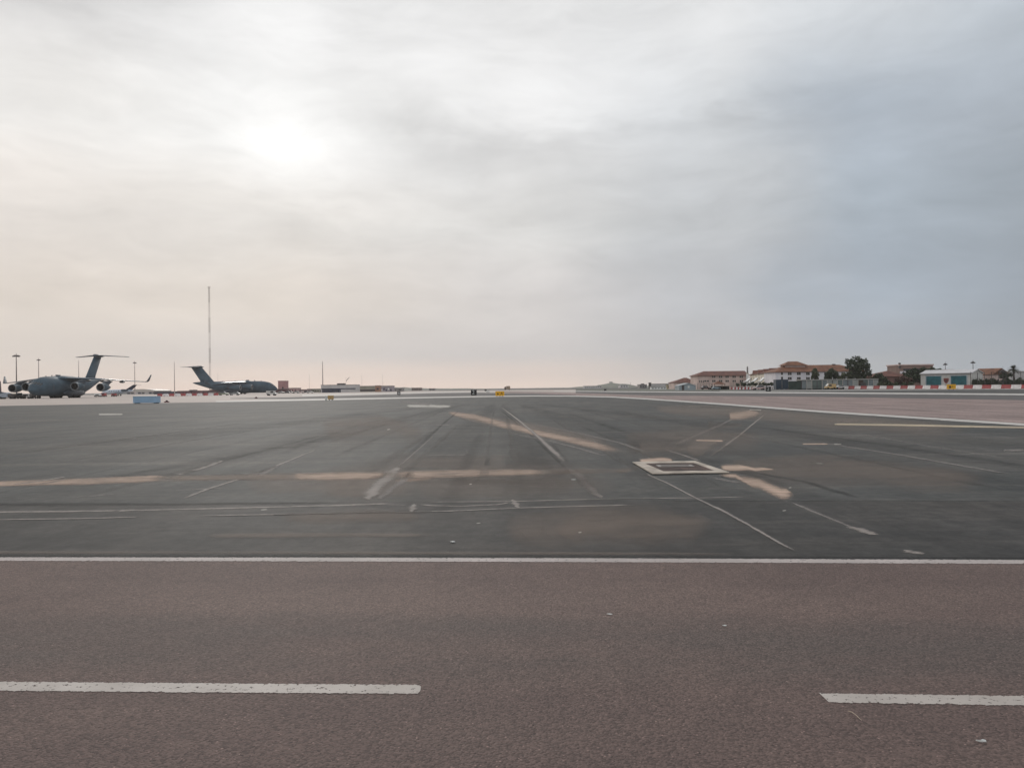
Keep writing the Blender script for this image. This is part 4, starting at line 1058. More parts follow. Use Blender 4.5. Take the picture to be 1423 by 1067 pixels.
# ================================================================== BUILDINGS
def hall(name, label, P0, ang, L, W_, He, Hr, hl, hr, wall, roofm, ov=.5, wins=(), side=(), cat='building', pane=None, group=None, parent=None, base=0.0):
    """long hall: front from P0 along ang (0 = +X), depth W_ behind; ridge along the length, hips hl and hr"""
    R_ = parent or thing(name, label, cat, (P0[0], P0[1], 0), ang, group)
    b = MB()
    vs = [(0, 0, base), (L, 0, base), (L, W_, base), (0, W_, base), (0, 0, He), (L, 0, He), (L, W_, He), (0, W_, He)]
    fs = [(3, 2, 1, 0), (0, 1, 5, 4), (2, 3, 7, 6)]
    k = len(vs)
    if hl == 0: vs.append((0, W_/2, Hr-.12)); fs.append((3, 0, 4, k, 7)); k += 1
    else: fs.append((3, 0, 4, 7))
    if hr == 0: vs.append((L, W_/2, Hr-.12)); fs.append((1, 2, 6, k, 5))
    else: fs.append((1, 2, 6, 5))
    b.add(vs, fs); b.build('wall', wall, R_)
    b = MB(); e = He - .05; sl = (Hr-He)/(W_/2); ez = e - ov*sl*.6
    x0, x1 = -ov, L+ov
    a = hl if hl else -ov; c = L-hr if hr else L+ov
    T = .16
    top = [(x0, -ov, ez+T), (x1, -ov, ez+T), (x1, W_+ov, ez+T), (x0, W_+ov, ez+T), (a, W_/2, Hr+T), (c, W_/2, Hr+T)]
    bot = [(x, y, z-T) for x, y, z in top]
    b.add(top+bot, [(0, 1, 5, 4), (2, 3, 4, 5), (1, 2, 5), (3, 0, 4), (0, 6, 7, 1), (1, 7, 8, 2), (2, 8, 9, 3), (3, 9, 6, 0), (6, 10, 11, 7), (8, 11, 10, 9), (7, 11, 8), (9, 10, 6)])
    b.build('roof', roofm, R_)
    for (u, z, w, h) in wins:
        b = MB(); b.box(u-w/2-.08, u+w/2+.08, -.05, .03, z-h/2-.08, z+h/2+.08); f = b.build('window', m_frame, R_)
        b = MB(); b.box(u-w/2, u+w/2, -.07, -.04, z-h/2, z+h/2); b.build('pane', pane or m_window, f)
    for (end, v, z, w, h) in side:
        xx = 0 if end == 'l' else L; s = -1 if end == 'l' else 1
        b = MB(); b.box(min(xx, xx+s*.05), max(xx, xx+s*.05), v-w/2-.08, v+w/2+.08, z-h/2-.08, z+h/2+.08); f = b.build('window', m_frame, R_)
        b = MB(); b.box(min(xx+s*.04, xx+s*.07), max(xx+s*.04, xx+s*.07), v-w/2, v+w/2, z-h/2, z+h/2); b.build('pane', pane or m_window, f)
    return R_
def U(x, x0, Y): return X(x, Y) - X(x0, Y)

# --- pink barracks
Y = 352; L = U(1039.5, 969.5, Y); w_ = []
for x in (992, 1001.5, 1010.5, 1020.3, 1030.3):
    for yy in (523.6, 529.4):
        for d in (-1.3, 1.3): w_.append((U(x+d, 969.5, Y), Z(x, yy, Y), .55, .85))
w_ += [(U(982, 969.5, Y)+d, Z(982, 529.4, Y), .8, .6) for d in (-.6, .6)] + [(U(972.5+k*2.6, 969.5, Y), Z(972, 530, Y), .3, 1.0) for k in range(3)]
hall('barracks', 'long two-storey pink barracks with a hipped brown roof, left of the white column', (X(969.5, Y), Y), 0, L, 14, Z(1005, 521.6, Y), Z(1005, 515.6, Y), 4.5, 0, m_pinkw, m_roof2, .6, w_)
# --- brown-roofed hall to its left
Y = 420; hall('far_hall', 'low brown-roofed hall with a hipped end left of the pink barracks', (X(937, Y), Y), 0, U(971, 937, Y), 15, Z(955, 531.5, Y), Z(955, 525.0, Y), 7, 5, m_pinkw, m_roof2, .4, [(3.5, 2, .8, .8), (6, 2, .8, .8), (9, 2, .8, .8)])
# --- light blue shed
Y = 300; s_ = thing('storage_shed', 'small pale blue-grey shed with a low gable left of the pink barracks', 'shed', (X(944, Y), Y, 0))
L = U(967, 944, Y); h0 = Z(950, 536.4, Y); h1 = Z(957, 532.8, Y)
b = MB(); b.prism([(0, 0), (L, 0), (L, h0), (L*.55, h1), (0, h0)], 'y', 0, 8); b.build('wall', mat('pale_blue_wall', (150, 160, 166), .7, .08, .4), s_)
b = MB(); b.prism([(-.2, h0), (L*.55, h1+.02), (L+.2, h0), (L+.2, h0+.18), (L*.55, h1+.2), (-.2, h0+.18)], 'y', -.2, 8.2); b.build('roof', mat('pale_metal_roof', (178, 182, 184), .5, .06, .5), s_)
b = MB(); b.box(L*.5, L*.62, -.04, .02, .8, 1.7); b.build('window', m_sw, s_)
b = MB(); b.box(L*.15, L*.3, -.04, .02, 0, 1.9); b.build('door', m_steeld, s_)
# --- pyramid roof shelter + green canopy
Y = 310; s_ = thing('pavilion', 'small shelter with a brown pyramid roof in front of the pink barracks', 'pavilion', (X(1000.5, Y), Y, 0))
w = U(1009, 992, Y)/2; h0 = Z(1000, 533.8, Y); h1 = Z(1000, 529.2, Y)
b = MB(); b.add([(-w, 0, h0), (w, 0, h0), (w, 2*w, h0), (-w, 2*w, h0), (0, w, h1), ], [(0, 1, 4), (1, 2, 4), (2, 3, 4), (3, 0, 4), (3, 2, 1, 0)]); b.build('roof', m_roof, s_)
for a in (-1, 1):
    for c in (0, 1):
        b = MB(); x_ = a*(w-.4); y_ = .4 + c*(2*w-.8); b.box(x_-.1, x_+.1, y_-.1, y_+.1, 0, h0); b.build('post', m_steeld, s_)
Y = 303; s_ = thing('canopy', 'long low dark green open canopy below the pyramid-roofed shelter', 'canopy', (X(990, Y), Y, 0))
L = U(1018, 990, Y); h0 = Z(1004, 536.2, Y)
b = MB(); b.box(0, L, 0, 4, h0-.15, h0, bev=.04); b.build('roof', mat('canopy_pale_edge', (150, 140, 128), .7, .1, .5), s_)
b = MB(); b.box(.3, L-.3, 3.7, 3.9, 0, h0-.15); b.build('back_wall', mat('canopy_green', (34, 46, 48), .8, .15, .5), s_)
for k in range(5):
    b = MB(); xx = .2 + (L-.4)*k/4; b.box(xx-.07, xx+.07, .1, .24, 0, h0-.15); b.build('post', m_steeld, s_)
# --- white column
Y = 330; H = Z(1039, 509, Y); s_ = thing('white_column', 'slim white column with a grey top between the pink and the white barracks', 'column', gx(1039, Y))
b = MB(); b.tube([(0, 0, 0), (0, 0, H*.66)], [.62, .52], 12); b.build('shaft', m_white, s_, smooth='auto')
b = MB(); b.tube([(0, 0, H*.66), (0, 0, H*.70)], .62, 12); b.build('collar', m_cream, s_)
b = MB(); b.tube([(0, 0, H*.70), (0, 0, H*.72), (0, 0, H*.96), (0, 0, H)], [.2, .34, .34, .1], 10); b.build('lamp_head', m_steel, s_)
# --- white barracks: front wing, rear wing, cupola
YF = 285; x0 = X(1078, YF); L = X(1196, YF+2) - x0
he = Z(1090, 516.4, YF); w_ = []
for x in (1097.6, 1110.2, 1122.8, 1135.5, 1148, 1160, 1172, 1184):
    for yy in (519.2, 525.8):
        for d in (-1.35, 1.35): w_.append((X(x+d, YF)-x0, Z(x, yy, YF), .52, .95))
w_ += [(X(1086.8, YF)-x0, Z(1087, 518.8, YF), .6, 1.0), (X(1086.8, YF)-x0, Z(1087, 525.5, YF), .6, 1.0)]
wb = hall('barracks', 'large white barracks with brown roof and raised cupola, behind the blue container', (x0, YF), 0, L, 13, he, Z(1140, 507.6, YF+6.5), 6, 6, m_whitew, m_roof, .6, w_)
# rear wing going back along the left side
d_ = Vector((X(1042, 350) - x0, 350-YF, 0)); a_ = math.atan2(d_.y, d_.x)
# built in the parent's frame: front wall of this wing faces left
LW = d_.length; hv = he
b = MB(); dn = d_.normalized(); nn_ = Vector((dn.y, -dn.x, 0))
def WP(t, u, z): q = dn*t + nn_*u; return (q.x, q.y, z)
b.add([WP(3, -.01, 0), WP(LW, -.01, 0), WP(LW, 12, 0), WP(3, 12, 0), WP(3, -.01, hv-.1), WP(LW, -.01, hv-.1), WP(LW, 12, hv-.1), WP(3, 12, hv-.1)], [(3,2,1,0),(4,5,6,7),(0,1,5,4),(1,2,6,5),(2,3,7,6),(3,0,4,7)])
b.build('wing_wall', m_cream, wb)
b = MB(); zt = Z(1060, 511.5, 310)
b.add([WP(2.5, -.7, hv-.2), WP(LW+.7, -.7, hv-.2), WP(LW+.7, 12.7, hv-.2), WP(2.8, 12.7, hv-.2), WP(5, 6, zt-.2), WP(LW-7, 6, zt+.3)],
      [(0, 1, 5, 4), (2, 3, 4, 5), (1, 2, 5), (3, 0, 4), (3, 2, 1, 0)])
b.build('wing_roof', m_roof2, wb)
for k in range(9):
    t = 4 + k*7.0
    if t > LW-2: break
    for z in (1.9, 4.6):
        b = MB(); b.add([WP(t-.35, -.06, z-.5), WP(t+.35, -.06, z-.5), WP(t+.35, -.06, z+.5), WP(t-.35, -.06, z+.5), WP(t-.35, -.0, z-.5), WP(t+.35, 0, z-.5), WP(t+.35, 0, z+.5), WP(t-.35, 0, z+.5)], [(0,1,2,3),(7,6,5,4),(0,4,5,1),(1,5,6,2),(2,6,7,3),(3,7,4,0)])
        b.build('window', m_window, wb)
# little cross gables along the wing
for k in range(4):
    t = 12 + k*14; b = MB()
    b.add([WP(t-2.4, -.35, hv-.2), WP(t+2.4, -.35, hv-.2), WP(t, -.35, hv+1.6), WP(t-2.4, 3.2, hv+.6), WP(t+2.4, 3.2, hv+.6), WP(t, 5.0, hv+1.7)], [(0, 1, 2), (0, 2, 5, 3), (1, 4, 5, 2), (0, 3, 4, 1)])
    b.build('gable', m_roof2, wb)
Yc = YF+5; xa = X(1088, Yc)-x0; xb = X(1121, Yc)-x0; zb = Z(1104, 507.6, Yc); zt = Z(1104, 502.0, Yc)
b = MB(); b.box(xa+.8, xb-.8, 4.2, 9.6, zb-1.6, zb+.05); b.build('cupola_wall', m_pinkw, wb)
b = MB(); m1, m2 = xa+(xb-xa)*.30, xa+(xb-xa)*.70
b.add([(xa, 3.4, zb), (xb, 3.4, zb), (xb, 10.4, zb), (xa, 10.4, zb), (m1, 6.9, zt), (m2, 6.9, zt)], [(0, 1, 5, 4), (2, 3, 4, 5), (1, 2, 5), (3, 0, 4), (3, 2, 1, 0)]); b.build('cupola_roof', m_roof, wb)
b = MB(); xx = X(1169, YF)-x0; b.box(xx-.5, xx+.5, 6.0, 7.0, Z(1169, 507.5, YF+6)-.4, Z(1169, 505.6, YF+6)); b.build('chimney', m_steeld, wb)
# --- awnings (three white tensile sails)
for i, (x, y0_, y1_) in enumerate([(1039, 530.5, 525.5), (1049, 530.5, 525.0), (1058.5, 530.5, 524.5)]):
    Y = 300; p = gx(x, Y)
    s_ = thing('sail_awning', f'white slanted sail awning, {["leftmost", "middle one", "rightmost"][i]} of three before the cream wing', 'awning', p, 0, 'slanted white awnings')
    w = 2.5; za = Z(x, y0_, Y); zb = Z(x, y1_, Y)
    b = MB(); b.add([(-w/2, 0, za), (w/2, 0, zb), (w/2, 3, zb), (-w/2, 3, za), (0, 0, za-.02+(zb-za)*.25), (0, 3, za-.02+(zb-za)*.25)], [(0, 4, 5, 3), (4, 1, 2, 5)]); 
    b.v += [(v[0], v[1], v[2]-.35) for v in b.v[:6]]; b.f += [(6, 9, 11, 10), (10, 11, 8, 7), (0, 6, 10, 4), (4, 10, 7, 1), (1, 7, 8, 2)]; b.mi = [0, 0, 1, 1, 1, 1, 1]
    b.build('sail', [m_white, m_steel], s_)
    for q, z in ((-w/2+.1, za), (w/2-.1, zb)):
        b = MB(); b.tube([(q, .2, 0), (q, .2, z-.1)], .08, 6); b.build('post', m_sw, s_)
# --- blue container
Y = 262; s_ = thing('shipping_container', 'dark blue shipping container standing in front of the white barracks', 'container', (X(1078.5, Y), Y, 0))
L = U(1095.5, 1078.5, Y); H = Z(1087, 527.3, Y)
b = MB(); b.box(0, L, 0, 2.6, .15, H); b.build('body', m_blue, s_)
for k in range(10):
    b = MB(); xx = .25 + (L-.5)*k/9; b.box(xx-.07, xx+.07, -.06, 0, .3, H-.15)
    if k in (0, 3, 6, 9): b.build('corrugation', m_blue, s_)
b = MB(); b.box(L*.46, L*.5, -.09, -.03, .4, H-.3); b.build('lock_bar', m_steel, s_)
# --- glazed low shed with rail
Y = 250; s_ = thing('glazed_shed', 'long low flat-roofed grey glazed shed behind the barriers, in front of the trees', 'shed', (X(1096, Y), Y, 0))
L = U(1221, 1096, Y); H = Z(1160, 526.8, Y); Lf = U(1114, 1096, Y)
b = MB(); b.box(Lf, L, 0, 5, H-.32, H, bev=.03); b.build('roof', mat('shed_rail', (160, 158, 152), .6, .08, .6), s_)
b = MB(); b.box(Lf+.1, L-.1, 4.0, 4.4, 0, H-.32); b.build('back_wall', mat('shed_back', (104, 110, 110), .8, .25, .35, rgb2=(70, 76, 76)), s_)
NP = 15
for k in range(NP+1):
    xx = Lf + (L-Lf)*k/NP; b = MB(); b.box(xx-.09, xx+.09, -.05, .13, 0, H-.32); b.build('post', m_steeld if k % 3 == 0 else m_frame, s_)
pg = [mat('pane_grey', (120, 128, 130), .25, .10, .5), mat('pane_green', (92, 104, 100), .3, .2, .5), mat('pane_pale', (150, 152, 148), .3, .12, .4)]
for k in range(NP):
    xa, xb = Lf+(L-Lf)*k/NP+.1, Lf+(L-Lf)*(k+1)/NP-.1
    b = MB(); b.box(xa, xb, .02, .06, .25, H-.45); b.build('glass_panel', pg[(k*5+k//3) % 3] if k not in (11,) else m_bark, s_)
b = MB(); b.box(0, Lf-.1, .2, .3, .1, H*.85); b.build('green_panel', m_green, s_)
b = MB(); b.box(L*.80, L*.86, -.04, .015, 0, H*.62); b.build('door', m_steeld, s_)
# --- security fences
def fence(name, label, x0, Y0, x1, Y1, H, n, m_post, mesh=True, infill=None):
    a = Vector(gx(x0, Y0)); c = Vector(gx(x1, Y1)); d = c-a; L = d.length
    s_ = thing(name, label, 'fence', a, math.atan2(d.y, d.x))
    for k in range(n+1):
        b = MB(); xx = L*k/n; b.box(xx-.06, xx+.06, -.06, .06, 0, H); b.tube([(xx, 0, H), (xx, -.35, H+.4)], .04, 5); b.build('post', m_post, s_)
    b = MB()
    for z in ([H*.33, H*.66, H*.97]): b.box(0, L, -.02, .02, z-.025, z+.025)
    q = int(L/.45)
    for k in range(q): b.box(L*k/q-.012, L*k/q+.012, -.012, .012, .05, H)
    for z in (H+.15, H+.3): b.box(0, L, -.2, -.18, z-.012, z+.012)
    b.build('mesh_panel', m_post, s_)
    if infill:
        b = MB(); b.box(0, L, .08, .12, 0, H*.7); b.build('screen', infill, s_)
fence('security_fence', 'dark wire security fence with tall posts right of the fire station', 1349, 218, 1440, 205, 4.3, 9, m_steeld)
fence('security_fence', 'pale upright-bar fence in front of the pink barracks, right of the green canopy', 1019, 305, 1076, 300, 2.6, 14, m_steel)
fence('security_fence', 'low grey fence in front of the far brown hall and the pale blue shed', 965, 310, 990, 308, 2.3, 6, m_steel)
# --- fire station
Y = 232; L = U(1334, 1279.5, Y); he = Z(1300, 519.0, Y); hr_ = Z(1300, 514.4, Y+4)
ang = 0
m_fw = mat('corrugated_wall', (206, 202, 196), .6, .06, .5)
Y = 243
s_ = thing('fire_station', 'white metal garage with two teal roller doors and a red crest between them', 'garage', (X(1279.5, Y), Y, 0), 0)
Wd = 9; sk = 3.2   # side wall shows to the right: the far end of the block is turned towards the camera
tl = -.88
s_.rotation_euler.z = tl
L = 14.6
b = MB(); b.prism([(0, 0), (Wd, 0), (Wd, he), (Wd/2, hr_), (0, he)], 'x', 0, L); b.build('wall', m_fw, s_)
b = MB(); b.prism([(-.3, he-.08), (Wd/2, hr_+.02), (Wd+.3, he-.08), (Wd+.3, he+.08), (Wd/2, hr_+.2), (-.3, he+.08)], 'x', -.3, L+.3); b.build('roof', mat('white_metal_roof', (206, 202, 202), .45, .05, .5), s_)
b = MB(); b.box(-.3, L+.3, -.42, -.30, he-.12, he+.10); b.build('gutter', m_steel, s_)
m_teal = mat('teal_roller_door', (34, 104, 112), .45, .10, .8, rgb2=(26, 84, 94)); m_trim = mat('door_trim', (182, 186, 190), .5, .05, 1)
dw = L*.30
for (cx, lab) in ((L*.265, 1), (L*.76, 2)):
    b = MB(); h = he-.75
    b.box(cx-dw/2-.3, cx-dw/2, -.08, .02, 0, h+.3); b.box(cx+dw/2, cx+dw/2+.3, -.08, .02, 0, h+.3); b.box(cx-dw/2, cx+dw/2, -.08, .02, h, h+.3); b.build('door_frame', m_trim, s_)
    b = MB(); n = 16
    for k in range(n): b.prism([(-.02, h*k/n), (-.05, h*(k+.3)/n), (-.05, h*(k+.7)/n), (-.02, h*(k+1)/n), (.01, h*(k+1)/n), (.01, h*k/n)], 'x', cx-dw/2, cx+dw/2)
    b.build('roller_door', m_teal, s_)
cx = L*.515; zc = he*.52
b = MB(); b.prism([(cx-.75, zc+.75), (cx+.75, zc+.75), (cx+.72, zc-.1), (cx+.35, zc-.7), (cx, zc-.95), (cx-.35, zc-.7), (cx-.72, zc-.1)], 'y', -.06, -.01); cr = b.build('crest', mat('crest_red', (132, 60, 54), .5, .1, 3), s_)
b = MB(); b.prism([(cx-.42, zc+.35), (cx-.2, zc+.1), (cx, zc+.45), (cx+.2, zc+.1), (cx+.42, zc+.35), (cx+.3, zc-.3), (cx, zc-.6), (cx-.3, zc-.3)], 'y', -.08, -.061); b.build('emblem', mat('crest_dark', (84, 44, 42), .5, .1, 3), cr)
b = MB(); b.box(cx-.4, cx+.4, -.03, -.005, zc-1.5, zc-1.25); b.build('name_plate', m_steeld, s_)
b = MB(); b.box(L, L+.05, Wd*.5-.35, Wd*.5+.35, 1.6, 2.8); b.build('window', m_window, s_)
b = MB(); b.box(L, L+.04, Wd*.18, Wd*.18+.9, 0, 2.1); b.build('side_door', m_trim, s_)
# --- buildings behind
Y = 300; hall('brown_hall', 'reddish brown tiled hall behind the dark shrub, left of the parapet building', (X(1212, Y), Y), 0, U(1262, 1212, Y), 12, Z(1235, 523, Y), Z(1235, 515.2, Y), 9, 5, mat('brown_wall', (120, 88, 80), .85, .1, .3), m_roof2, .5, [(6, 2.6, .8, .9), (9, 2.6, .8, .9)])
Y = 310; s_ = thing('parapet_building', 'brown flat-topped building rising over the trees left of the fire station', 'building', (X(1250, Y), Y, 0))
L = U(1297, 1250, Y); H = Z(1270, 508.0, Y)
b = MB(); b.box(0, L, 0, 10, 0, H); b.build('wall', mat('brown_wall2', (140, 116, 106), .85, .1, .3), s_)
b = MB(); b.box(-.3, L+.2, -.3, 10.3, H, H+.55, bev=.08); b.build('parapet', m_pinkw, s_)
b = MB(); b.box(-.2, .5, -.25, .4, H-1, H+1.2); b.build('chimney', m_steeld, s_)
b = MB(); b.box(1.6, L-2, -.06, .01, H-2.6, H-1.2); b.build('window_band', m_window, s_)
b = MB(); b.box(.2, 2.4, -.5, 0, H-3.2, H-2.2); b.build('balcony', m_whitew, s_)
Y = 285; hr2 = Z(1365, 512.0, Y)
hall('long_hall', 'brown-roofed hall with a pale gable end behind the fence right of the garage', (X(1338, Y+6), Y+6), -1.15, 11.5, 9, Z(1365, 519.8, Y)*.97, hr2*.98, 3, 0, m_pinkw, m_roof, .5,
     [(1.6+k*1.9, 2.4, .8, 1.4) for k in range(5)], [('r', 3, 2.2, .7, 1.0), ('r', 6, 2.2, .7, 1.0)])
Y = 300; hall('flat_building', 'low brown-roofed building barely showing above the fire station roof', (X(1300, Y), Y), 0, U(1340, 1300, Y), 8, Z(1320, 516.5, Y), Z(1320, 513.6, Y), 2, 2, m_pinkw, m_roof2, .3)
Y = 320; hall('pale_house', 'pale flat-roofed house half hidden behind the palm at the right edge', (X(1404, Y), Y), 0, U(1424, 1404, Y), 8, Z(1413, 516.2, Y), Z(1413, 514.8, Y), 2, 2, m_greyw, m_greyw, .3, [(1.5, 3, .8, .9), (3.8, 3, .8, .9)])

# --- left and middle distance buildings
Y = 640; s_ = thing('terminal_hangar', 'long low building with a pale curved roof behind the pale blue box', 'building', (X(176, Y), Y, 0))
L = U(216, 176, Y); h0 = Z(195, 544.2, Y); h1 = Z(195, 540.6, Y)
pr = [(0, h0)] + [(L*t/10, h0 + (h1-h0)*math.sin(math.pi*(.08+.84*t/10))**.6) for t in range(0, 11)] + [(L, h0)]
b = MB(); b.prism(pr, 'y', 0, 30); b.build('roof', mat('hangar_roof', (186, 180, 172), .5, .05, .2), s_)
b = MB(); b.box(0, L, .5, 30, 0, h0); b.build('wall', m_greyw, s_)
for k in range(8):
    b = MB(); b.box(L*k/8+.3, L*(k+1)/8-.3, .42, .5, .5, h0-.6); b.build('door_panel', [m_navy, m_steeld, m_greyw][k % 3], s_)
def lowblock(name, label, x0, x1, ytop, Y, wall, D=12, roofbox=None, wins=0, band=None, rooflip=None, cat='building'):
    s_ = thing(name, label, cat, (X(x0, Y), Y, 0)); L = U(x1, x0, Y); H = Z((x0+x1)/2, ytop, Y)
    b = MB(); b.box(0, L, 0, D, 0, H); b.build('wall', wall, s_)
    b = MB(); b.box(-.2, L+.2, -.2, D+.2, H, H+.25); b.build('roof', rooflip or m_steel, s_)
    if band:
        z0, z1, mm = band; b = MB(); b.box(.4, L-.4, -.08, .02, H*z0, H*z1); b.build('window_band', mm, s_)
    for k in range(wins):
        b = MB(); u = L*(k+.5)/wins; b.box(u-L/wins*.22, u+L/wins*.22, -.06, .02, H*.35, H*.65); b.build('window', m_window, s_)
    if roofbox:
        a, c, yt = roofbox; b = MB(); b.box(X(a, Y)-X(x0, Y), X(c, Y)-X(x0, Y), 2, 6, H+.25, Z((a+c)/2, yt, Y)); b.build('rooftop_unit', m_steeld, s_)
    return s_
lowblock('blue_building', 'long low dark blue building between the two transports', 214, 250, 544.2, 620, m_navy, wins=6)
lowblock('maroon_building', 'low dark maroon building behind the barriers, below the tail of the side-on transport', 246.5, 262, 543.4, 600, m_maroon, wins=3)
lowblock('maroon_building', 'maroon building with a raised roof block under the tail of the side-on transport', 261, 292, 543.0, 605, m_maroon, wins=5, roofbox=(261.5, 270, 541.6))
lowblock('maroon_building', 'dark maroon block below the wing of the side-on transport', 292, 312, 541.6, 590, mat('maroon_dark', (84, 54, 58), .8, .1, .3), wins=3)
lowblock('apron_cabin', 'small pale cabin under the wing tip of the side-on transport', 290.5, 297, 545.6, 360, m_greyw, D=2.5, wins=1, cat='cabin')
lowblock('apron_cabin', 'low white cabin right of the last red barrier on the left apron', 276, 283, 548.0, 330, m_white, D=2.5, wins=2, cat='cabin')
lowblock('pink_tower', 'square pink tower just right of the nose of the side-on transport', 386.5, 397.5, 529.5, 540, mat('pink_tower_wall', (170, 128, 128), .85, .08, .3), D=6, rooflip=mat('pink_tower_lip', (136, 98, 100), .8, .1, .5))
tw = [o for o in COL.objects if o.name.startswith('pink_tower')][0]
L = U(397.5, 386.5, 540); b = MB(); b.box(L*.50, L*.68, -.06, .02, Z(392, 540.6, 540), Z(392, 537.6, 540)); b.build('window', m_black, tw)
lowblock('maroon_shed', 'dark maroon shed at the foot of the pink tower', 383, 398.5, 540.6, 525, mat('maroon_dark', (84, 54, 58)), D=5)
lowblock('pink_block', 'low pink block immediately right of the pink tower', 397.5, 412, 539.4, 560, mat('pink_block_wall', (176, 146, 144), .85, .08, .3), wins=4)
lowblock('pink_block', 'lower pale pink block with openings, second to the right of the pink tower', 412, 428, 541.4, 570, mat('pink_block_wall2', (164, 140, 136), .85, .08, .3), wins=5)
lowblock('olive_building', 'low dark olive building between the pink blocks and the white flat-roofed building', 427, 447, 540.6, 580, m_olive, wins=6)
lowblock('white_building', 'white flat-roofed two-storey building with a dark window band in the left distance', 446, 495, 535.0, 560, m_greyw, band=(.42, .56, m_navy), roofbox=(467.5, 478, 532.6), D=14)
lowblock('canopy_shelter', 'dark navy shelter in front of the left half of the white flat-roofed building', 447.5, 471, 539.6, 540, m_navy, D=6, wins=4, rooflip=m_greyw)
lowblock('olive_building', 'long olive-grey building right of the white flat-roofed building', 495, 523, 536.6, 600, m_olive, band=(.1, .45, m_steeld))
lowblock('brown_block', 'narrow orange-brown block between the olive-grey and the patterned building', 521.5, 528, 536.0, 560, mat('orange_brown', (156, 118, 96), .8, .1, .3), D=6, wins=1)
s_ = lowblock('patterned_building', 'pale building with bluish and white patterned panels in the left distance', 528, 545, 536.4, 575, mat('lilac_wall', (156, 146, 152), .8, .1, .4), wins=0)
for k in range(5):
    b = MB(); b.box(.8+k*1.7, 1.9+k*1.7, -.06, .02, .6+(k % 2)*.8, 1.9+(k % 2)*.9); b.build('panel', [m_white, m_navy, m_blue][k % 3], s_)
lowblock('sloped_building', 'low grey building stepping down right of the patterned building', 545, 559, 539.6, 620, m_steel, wins=2)
lowblock('far_building', 'low far brownish building near the left end of the far shore', 572, 585, 539.0, 900, mat('far_brown', (130, 112, 106), .85, .1, .2), wins=4)
lowblock('far_building', 'tiny far grey building near the dark round board', 596, 604, 539.9, 950, m_steel, wins=2)
lowblock('far_wall', 'long low grey wall far to the left of the brown-roofed hall', 903, 936, 533.6, 480, m_greyw, D=1.2)
lowblock('far_cabin', 'small ochre cabin at the right end of the long low grey wall', 927, 934, 534.6, 460, mat('ochre_wall', (170, 156, 124), .85, .1, .4), D=4, wins=2, cat='cabin')
lowblock('far_cabin', 'dark little hut standing up at the left end of the long low grey wall', 902, 905, 532.0, 470, m_steeld, D=2, cat='cabin')
lowblock('far_building', 'small far building with stepped top left of the long low wall', 889, 899, 534.4, 620, m_steel, wins=3, roofbox=(892, 896, 533))
lowblock('far_building', 'long pale far building on the shore below the grey-green hill', 812, 836, 536.3, 1100, m_greyw, wins=8, D=20)
lowblock('far_building', 'pale far building on the right shoulder of the grey-green hill', 862, 873, 534.6, 1000, m_greyw, wins=3, D=20)
lowblock('far_building', 'small pale hut on top of the grey-green far hill', 847.5, 851.5, 530.6, 1300, m_greyw, wins=1, D=8)
lowblock('white_store', 'long low white store in front of the long grey wall', 905, 926, 537.6, 400, m_white, D=4, wins=5)

# hills far away
def hill(x0, x1, Y, prof, name='hill', mm=None):
    xs = [x0 + (x1-x0)*i/60 for i in range(61)]; rows = []
    for d, k in ((0, 0), (30, .45), (70, .8), (140, 1), (260, .7), (420, 0)):
        r = []
        for i, x in enumerate(xs):
            t = i/60; h = prof(t); hz_ = h*k + (noise.noise(Vector((x*.21, d*.03, Y)))*h*.22 if k not in (0,) else 0)
            r.append(Vector((X(x, Y+140), Y+d, max(-.5, hz_))))
        rows.append(r)
    b = MB(); b.loft(rows, closed=False, cap=False); o = b.build(name, mm, smooth=True); tag(o, kind='structure'); return o
def bumpf(cs):
    return lambda t: sum(h*math.exp(-((t-c)/w)**2) for c, w, h in cs)*min(1, t*12)*min(1, (1-t)*12)
m_hill = mat('hill_scrub', (96, 102, 90), .9, .2, .02, rgb2=(118, 114, 104))
hill(795, 905, 1150, bumpf([(.10, .10, 2.6), (.30, .10, 3.4), (.46, .09, 6.2), (.56, .10, 4.2), (.66, .08, 3.6), (.85, .2, 2.0)]), mm=m_hill)
hill(500, 700, 1500, bumpf([(.1, .2, 5.5), (.35, .2, 4), (.7, .2, 2.2)]), mm=m_hill)
hill(760, 1000, 1700, bumpf([(.3, .2, 2.5), (.7, .3, 4)]), mm=m_hill)

# ================================================================== TREES
def leaves(R_, blobs, n, size, m_, seed, name='crown'):
    rnd = random.Random(seed); b = MB()
    tot = sum(bl[3]**2.2 for bl in blobs)
    for bl in blobs:
        cx, cy, cz, r = bl[:4]; sq = bl[4] if len(bl) > 4 else .8
        k = int(n*bl[3]**2.2/tot)
        for _ in range(k):
            u = rnd.uniform(-1, 1); a = rnd.uniform(0, 2*math.pi); q = math.sqrt(1-u*u); rr = r*rnd.random()**.38*(1+.22*noise.noise(Vector((u*2+cx, a, cz))))
            c = Vector((cx+rr*q*math.cos(a), cy+rr*q*math.sin(a), cz+rr*u*sq))
            if noise.noise(c*.95 + Vector((seed, 0, 0))) > .16: continue
            d1 = Vector((rnd.gauss(0, 1), rnd.gauss(0, 1), rnd.gauss(0, .6))).normalized(); d2 = d1.cross(Vector((rnd.gauss(0, 1), rnd.gauss(0, 1), rnd.gauss(0, 1)))).normalized()
            s = size*rnd.uniform(.6, 1.4)
            b.add([c-d1*s-d2*s*.5, c+d1*s-d2*s*.4, c+d1*s*.7+d2*s*.6, c-d1*s*.8+d2*s*.5], [(0, 1, 2, 3)])
    return b.build(name, m_, R_, fix=False)
